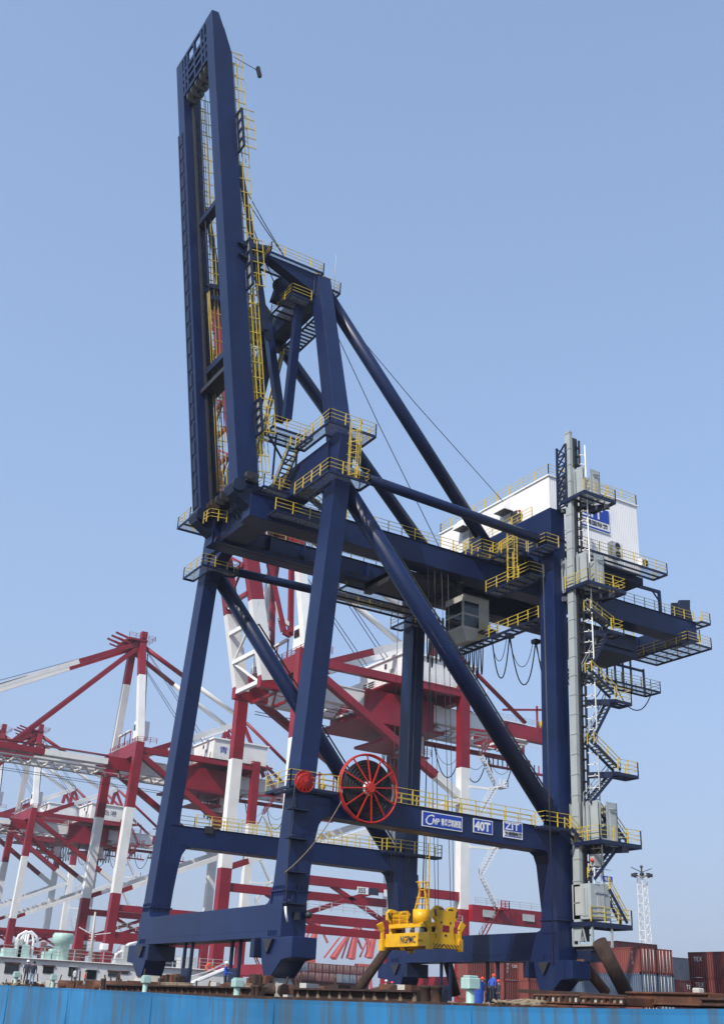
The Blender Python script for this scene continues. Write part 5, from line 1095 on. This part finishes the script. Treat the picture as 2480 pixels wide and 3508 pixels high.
# ------------------------------------------------------------------ containers
CH, CW, CL, ZG = 1.93, 1.81, 9.0, 3.8
def container(x, y, z, m, lab, L=CL, along='y', text=None, grp='shipping containers stacked on the quay', doors=True):
    """x, y: near left corner; long axis towards +y (or +x)"""
    X1, Y1 = (x+CW, y+L) if along == 'y' else (x+L, y+CW)
    r = thing('shipping_container', lab, 'container', ((x+X1)/2, (y+Y1)/2, z), grp)
    mb = MB(); mb.box(x+.04, X1-.04, y+.04, Y1-.04, z+.06, z+CH-.04); mb.build('body', m, r)
    mb = MB()
    for px_ in (x, X1-.12):
        for py_ in (y, Y1-.12): mb.box(px_, px_+.12, py_, py_+.12, z, z+CH-.02)
    for zz in (z, z+CH-.12):
        mb.box(x, X1, y, y+.1, zz, zz+.1); mb.box(x, x+.1, y, Y1, zz, zz+.1); mb.box(X1-.1, X1, y, Y1, zz, zz+.1)
    mb.build('corner_frame', m, r)
    if along == 'y' and doors:
        for s in (0, 1):
            d = MB().box(x+.14+s*.77, x+.89+s*.77, y-.02, y+.05, z+.12, z+CH-.14).build('door', m, r)
            mb = MB()
            for q in (.2, .55): mb.tube((x+.14+s*.77+q, y-.05, z+.12), (x+.14+s*.77+q, y-.05, z+CH-.14), .02, 5)
            mb.build('lock_rod', 'cwhite', d)
    if text:
        if along == 'y': lettering(r, text, .5, (x-.0, y+L-.6, z+CH*.62), (0, -1, 0), (0, 0, 1), 'cwhite', off=.03); lettering(r, '\n'.join(text[:3]), .36, (x, y+L-2.6 if False else y+.9, z+CH*.7), (0, -1, 0), (0, 0, 1), 'cwhite', off=.03)
        else: lettering(r, text, .5, (x+L-3.4, y, z+CH*.62), (1, 0, 0), (0, 0, 1), 'cwhite', off=.03); lettering(r, '\n'.join(text[:3]), .36, (x+.4, y, z+CH*.72), (1, 0, 0), (0, 0, 1), 'cwhite', off=.03)
    return r
NUM = ['lowest', 'second lowest', 'third', 'fourth', 'fifth', 'sixth']
def stack(u, v, n, cols, where, L=CL, along='y', far=False, texts=None, vis=9, grp='shipping containers stacked on the quay'):
    p = at(u, v, z=ZG+CH*n); x, y = p.x, p.y
    if far: y -= L                                    # (u, v) is then the far left corner
    for i in range(n):
        if i < n-vis: continue
        lv = 'topmost' if i == n-1 else NUM[i] if n < 5 else ['topmost', 'second from top', 'third from top', 'fourth from top'][n-1-i]
        c = cols[i % len(cols)]; nm = {'box_maroon': 'maroon', 'box_blue': 'grey blue', 'box_green': 'green', 'box_brown': 'brown red', 'box_grey': 'grey'}[c]
        container(x, y, ZG+CH*i, c, f'{nm} container, {lv} of the stack {where}', L, along, (texts or {}).get(i), grp)
    return x, y
stack(2188, 3243, 3, ['box_brown', 'box_blue', 'box_brown'], 'left of the light mast', texts={2: 'TEX'})
x, y = stack(2188, 3243, 0, ['box_brown'], '')
p = at(2188, 3243, z=ZG+3*CH)
for i in range(3): container(p.x+1.92, p.y+.1, ZG+CH*i, ['box_blue', 'box_blue', 'box_brown'][i], f"{['grey blue', 'grey blue', 'brown red'][i]} container, {['lowest', 'middle', 'topmost'][i]} of the stack just right of the light mast foot", text=None)
stack(2354, 3261, 3, ['box_maroon', 'box_maroon', 'box_maroon'], 'cut by the right photo edge', far=True, texts={2: 'TEX', 1: 'TEX'})
p = at(2200, 3352, z=ZG+CH*2); 
for i in range(2): container(p.x-1.0, p.y-3, ZG+CH*i, 'box_maroon', f"maroon container, {['lower', 'upper'][i]} of the low pair in front of the light mast", along='x', L=6.5, text='TEX' if i else None)
stack(2055, 3252, 3, ['box_green', 'box_maroon', 'box_green'], 'behind the lift base', along='x', L=5.0)
stack(2112, 3222, 4, ['box_brown', 'box_brown', 'box_brown', 'box_brown'], 'rising behind the lift base', along='x', L=5.6)
stack(2296, 3277, 3, ['box_brown', 'box_grey', 'box_grey'], 'in the gap near the right edge', along='x', L=3.0)
stack(1725, 3288, 3, ['box_brown', 'box_brown', 'box_brown'], 'under the rear sill beam, right part', along='x', L=4.5, texts={2: 'UASC'})
stack(1600, 3284, 3, ['box_maroon', 'box_brown', 'box_brown'], 'under the rear sill beam, left part', along='x', L=5.2)
stack(1810, 3288, 3, ['box_maroon', 'box_brown', 'box_brown'], 'left of the rear yoke', along='x', L=7.5, texts={2: 'TEX'})
tt = ['box_grey', 'box_blue', 'box_blue', 'box_maroon', 'box_maroon', 'box_maroon', 'box_maroon', 'box_maroon', 'box_maroon', 'box_maroon']
q = at(985, 3292, z=ZG+CH*5)
ORD = ['first', 'second', 'third', 'fourth', 'fifth', 'sixth', 'seventh', 'eighth', 'ninth', 'tenth', 'eleventh', 'twelfth']
for i in range(12):
    for lvl in (3, 4):
        c = tt[(i+lvl) % 10] if lvl == 3 else (tt[min(i//1, 9)]); nm = {'box_maroon': 'maroon', 'box_blue': 'grey blue', 'box_grey': 'grey'}[c]
        container(q.x+i*1.86, q.y, ZG+CH*lvl, c, f"{nm} container, {ORD[i]} from left in the {'lower' if lvl == 3 else 'upper'} row seen under the near portal", L=6)
for i in range(12):
    container(q.x+i*1.86, q.y+.4, ZG+CH*2, 'box_maroon', f"shaded maroon container in the lowest visible row, {ORD[i]} from left under the portal", L=6, doors=False)
for i, (u, v, c, nm) in enumerate(((150, 3245, 'box_brown', 'red brown'), (560, 3285, 'box_blue', 'grey blue'), (440, 3262, 'box_maroon', 'maroon'), (330, 3262, 'box_maroon', 'maroon'))):
    p = at(u, v, z=ZG+CH*4); container(p.x, p.y, ZG+CH*3, c, f"distant {nm} container seen {['behind the pale vent of the workboat', 'under the sill beam of the navy crane', 'left of the navy crane far front leg', 'beside the workboat mast'][i]}", along='x', L=7)
# ------------------------------------------------------------------ light mast
b = at(2200, 3250, z=4+.115*180*.4); t = at(2197, 2992, z=30); hgt = 30-ZG
lm = thing('light_mast', 'tall white lattice light mast with a ring of lamps above the containers', 'light mast', (t.x, t.y, ZG))
mb = MB(); w0, w1 = .85, .62
cs = [(-1, -1), (1, -1), (1, 1), (-1, 1)]; nb = 16
for (i, j) in cs: mb.beam((t.x+i*w0, t.y+j*w0, ZG), (t.x+i*w1, t.y+j*w1, 29.4), .13, .13, up=(1, 0, 0))
for s in range(nb):
    z0, z1 = ZG+(29.4-ZG)*s/nb, ZG+(29.4-ZG)*(s+1)/nb; a0 = w0+(w1-w0)*s/nb; a1 = w0+(w1-w0)*(s+1)/nb
    for q in range(4):
        i, j = cs[q]; i2, j2 = cs[(q+1) % 4]
        mb.beam((t.x+i*a0, t.y+j*a0, z0), (t.x+i2*a1, t.y+j2*a1, z1), .09, .09); mb.beam((t.x+i*a0, t.y+j*a0, z0), (t.x+i2*a0, t.y+j2*a0, z0), .09, .09)
mb.build('lattice', 'cwhite', lm)
MB().ring((t.x, t.y, 29.6), (0, 0, 1), 1.5, .12, 20, 6).build('lamp_ring', 'grey', lm)
for k in range(8):
    a = k*math.pi/4; c = V((t.x+1.6*math.cos(a), t.y+1.6*math.sin(a), 29.7)); MB().box(c.x-.3, c.x+.3, c.y-.3, c.y+.3, c.z-.35, c.z+.25).build('floodlight', 'dark', lm, .05)
mb = MB(); mb.beam((t.x, t.y, 29.4), (t.x, t.y, 31.2), .2, .2, up=(1, 0, 0))
for k in (-1, 1): mb.beam((t.x, t.y, 30.2), (t.x+k*1.9, t.y-k*.8, 31.0), .12, .12)
mb.ball((t.x, t.y, 31.2), .3); mb.build('mast_top', 'dark', lm)
# ------------------------------------------------------------------ far jib cranes, faded by haze put into their colour
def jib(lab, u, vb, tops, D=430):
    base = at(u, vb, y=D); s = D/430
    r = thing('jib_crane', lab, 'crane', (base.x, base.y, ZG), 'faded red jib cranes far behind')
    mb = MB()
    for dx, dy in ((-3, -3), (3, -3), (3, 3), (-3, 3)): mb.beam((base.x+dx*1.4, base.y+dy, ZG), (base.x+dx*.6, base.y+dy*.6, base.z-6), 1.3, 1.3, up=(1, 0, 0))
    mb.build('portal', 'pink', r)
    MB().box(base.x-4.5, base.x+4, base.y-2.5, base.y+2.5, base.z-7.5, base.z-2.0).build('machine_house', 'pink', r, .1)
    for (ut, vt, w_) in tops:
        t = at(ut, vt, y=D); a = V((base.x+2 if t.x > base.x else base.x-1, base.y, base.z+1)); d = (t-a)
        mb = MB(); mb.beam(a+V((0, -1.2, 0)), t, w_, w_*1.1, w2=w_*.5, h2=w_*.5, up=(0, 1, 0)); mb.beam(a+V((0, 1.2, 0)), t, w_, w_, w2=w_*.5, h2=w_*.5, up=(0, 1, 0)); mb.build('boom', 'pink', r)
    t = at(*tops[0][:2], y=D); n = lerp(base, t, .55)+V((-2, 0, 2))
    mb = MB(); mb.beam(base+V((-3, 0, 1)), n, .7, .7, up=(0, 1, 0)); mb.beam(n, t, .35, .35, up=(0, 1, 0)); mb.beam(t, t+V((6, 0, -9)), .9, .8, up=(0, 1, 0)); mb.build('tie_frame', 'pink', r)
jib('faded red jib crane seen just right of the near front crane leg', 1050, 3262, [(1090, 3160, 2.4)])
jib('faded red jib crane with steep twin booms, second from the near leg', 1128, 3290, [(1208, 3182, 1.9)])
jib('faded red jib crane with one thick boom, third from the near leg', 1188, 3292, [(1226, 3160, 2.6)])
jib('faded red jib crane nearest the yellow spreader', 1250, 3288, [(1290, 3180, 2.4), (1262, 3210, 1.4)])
# ------------------------------------------------------------------ people
def person(lab, u, vfoot, vhead, plane, face, pants, shirt, hat=None, hair='hair', pose='stand', zfoot=None):
    k, val = plane; f = at(u, vfoot, **{k: val}); h_ = at(u, vhead, **{k: val})
    H = h_.z-f.z; z0 = f.z
    if zfoot is not None: H = h_.z-zfoot; z0 = zfoot
    s = H/1.75
    J = {'pel': (0, 0, .95), 'sp': (0, .0, 1.18), 'ch': (0, .01, 1.38), 'nk': (0, .0, 1.50), 'hd': (0, -.02, 1.60), 'tp': (0, -.01, 1.72)}
    R_ = {'pel': .15, 'sp': .145, 'ch': .165, 'nk': .06, 'hd': .095, 'tp': .06}
    E = [('pel', 'sp'), ('sp', 'ch'), ('ch', 'nk'), ('nk', 'hd'), ('hd', 'tp')]
    for sd_, sg in (('L', -1), ('R', 1)):
        fw = 0 if pose != 'work' else -.28
        J.update({'hp'+sd_: (sg*.09, 0, .88), 'kn'+sd_: (sg*.11, -.03*(1+(sg > 0)), .48), 'an'+sd_: (sg*.12, .02, .09), 'to'+sd_: (sg*.13, -.14, .03),
                  'sh'+sd_: (sg*.20, .01, 1.40), 'el'+sd_: (sg*.27, .03+fw*.4, 1.13), 'wr'+sd_: (sg*.25, -.06+fw, .90 if fw == 0 else 1.08), 'ha'+sd_: (sg*.24, -.09+fw*1.25, .80 if fw == 0 else 1.08)})
        R_.update({'hp'+sd_: .095, 'kn'+sd_: .068, 'an'+sd_: .05, 'to'+sd_: .04, 'sh'+sd_: .07, 'el'+sd_: .048, 'wr'+sd_: .034, 'ha'+sd_: .036})
        E += [('pel', 'hp'+sd_), ('hp'+sd_, 'kn'+sd_), ('kn'+sd_, 'an'+sd_), ('an'+sd_, 'to'+sd_), ('ch', 'sh'+sd_), ('sh'+sd_, 'el'+sd_), ('el'+sd_, 'wr'+sd_), ('wr'+sd_, 'ha'+sd_)]
    if pose == 'lean':
        for n_ in J:
            if J[n_][2] > 1.0: x_, y_, z_ = J[n_]; J[n_] = (x_, y_-(z_-1.0)*.45, z_-(z_-1.0)*.12)
    names = list(J); me = bpy.data.meshes.new('tmp'); me.from_pydata([J[n_] for n_ in names], [(names.index(a), names.index(b)) for a, b in E], [])
    t = bpy.data.objects.new('tmp', me); col.objects.link(t); md = t.modifiers.new('skin', 'SKIN')
    for i, n_ in enumerate(names):
        sv = me.skin_vertices[0].data[i]; sv.radius = (R_[n_]*(1.15 if n_ in ('pel', 'sp', 'ch') else 1), R_[n_]*(.85 if n_ in ('pel', 'sp', 'ch') else 1)); sv.use_root = n_ == 'pel'
    ss = t.modifiers.new('ss', 'SUBSURF'); ss.levels = 1; ss.render_levels = 1
    bm_ = bpy.data.meshes.new_from_object(t.evaluated_get(bpy.context.evaluated_depsgraph_get())); bpy.data.objects.remove(t)
    bm_.materials.clear()
    for m_ in (pants, shirt, 'skin', 'black'): bm_.materials.append(M[m_])
    for p_ in bm_.polygons:
        c = p_.center; hand = abs(c.x) > .17 and c.z < 1.02 and pose != 'work' or (pose == 'work' and c.y < -.30 and c.z < 1.3)
        p_.material_index = 3 if c.z < .08 else 2 if (c.z > 1.47 and pose != 'lean') or (c.z > 1.40 and c.y < -.17 and pose == 'lean') or (hand and c.z < .92 and abs(c.x) > .2) else 1 if c.z > .93 or abs(c.x) > .2 else 0
        p_.use_smooth = True
    Mx = Matrix.Translation((f.x, f.y, z0)) @ Matrix.Rotation(face, 4, 'Z') @ Matrix.Scale(s, 4)
    bm_.transform(Mx); bm_.name = 'person'
    o = bpy.data.objects.new('person', bm_); col.objects.link(o); tag(o, lab, 'person')
    hd = Mx @ V(J['hd']); tp = Mx @ V(J['tp'])
    mb = MB(); c = lerp(hd, tp, .45)+V((0, 0, .012*s))
    if hat: mb.lathe(c-V((0, 0, .0)), (0, 0, 1), [(.155*s, 0), (.135*s, .015*s), (.125*s, .07*s), (.08*s, .125*s), (.005, .145*s)], 14)
    else: mb.lathe(c-V((0, 0, .02*s)), (0, 0, 1), [(.1*s, -.05*s), (.112*s, .02*s), (.1*s, .08*s), (.05*s, .12*s), (.005, .13*s)], 12)
    mb.build('helmet' if hat else 'hair', hat or hair, o)
    d = Mx.to_3x3()
    mb = MB(); fc = Mx @ V((0, -.115, 1.60)) if pose != 'lean' else hd+d @ V((0, -.1, -.03))
    mb.ball(fc, .018*s, 0, 6, 4); e = [fc+d @ V((x_, .012, .035)) for x_ in (-.035, .035)]
    for q in e: mb.ball(q, .010*s, 1, 6, 4)
    mb.beam(fc+d @ V((-.025, .01, -.045)), fc+d @ V((.025, .01, -.045)), .012*s, .012*s, m=1)
    mb.build('face', ['skin', 'hair'], o)
    return o
pi = math.pi
person('man in dark clothes and white helmet standing at the barge edge far left', 86, 3371, 3291, ('x', XE+.7), 2.6, 'cloth_navy', 'cloth_navy', 'helmet_white')
person('man in black jacket and pale blue jeans standing with his back turned', 107, 3376, 3294, ('x', XE+.5), 2.9, 'denim', 'cloth_navy')
person('man in orange shirt bending on the barge left of the crane', 288, 3382, 3324, ('x', XE+3), 1.2, 'cloth_navy', 'cloth_orange')
person('man in white shirt beside the man in orange', 254, 3380, 3316, ('x', XE+3.4), .4, 'cloth_grey', 'cloth_white')
person('worker in blue overalls and white helmet beside the white gangway', 768, 3394, 3296, ('x', -6), .8, 'cloth_navy', 'cloth_blue', 'helmet_white', pose='work')
person('worker in pale jacket and white helmet below the spreader', 1320, 3430, 3358, ('x', -4), .5, 'cloth_grey', 'cloth_khaki', 'helmet_white')
person('worker in brown jacket and red helmet below the spreader', 1341, 3432, 3364, ('x', -4.4), -.6, 'cloth_grey', 'cloth_grey', 'helmet_red')
person('worker in navy jacket, khaki trousers and red helmet beside the largest ventilator', 1652, 3446, 3349, ('x', 2.0), 2.3, 'cloth_khaki', 'cloth_navy', 'helmet_red')
person('worker in bright blue jacket with bent back near the rear sill beam', 1684, 3430, 3333, ('x', 5.0), 2.0, 'cloth_navy', 'cloth_blue', 'helmet_red', pose='lean')
person('worker in dark clothes and red helmet right of the bright blue jacket', 1708, 3446, 3358, ('x', 2.4), -1.9, 'cloth_navy', 'cloth_navy', 'helmet_red')
person('worker in red helmet high on the navy crane before the white machinery house', 1780, 1812, 1748, ('x', 20.9), -1.2, 'cloth_navy', 'cloth_navy', 'helmet_red')
# ------------------------------------------------------------------ harbour haze
mb = MB().box(-2600, 2600, -2600, 2600, -1, 132)
hm = bpy.data.materials.new('haze'); hm.use_nodes = True; hn = hm.node_tree
for x in list(hn.nodes): hn.nodes.remove(x)
ho = hn.nodes.new('ShaderNodeOutputMaterial'); hv = hn.nodes.new('ShaderNodeVolumePrincipled')
hv.inputs['Color'].default_value = (.88, .93, 1, 1); hv.inputs['Density'].default_value = .00022; hv.inputs['Anisotropy'].default_value = .2
hn.links.new(hv.outputs[0], ho.inputs['Volume']); M['haze'] = hm
o = mb.build('haze', 'haze'); o['kind'] = 'stuff'
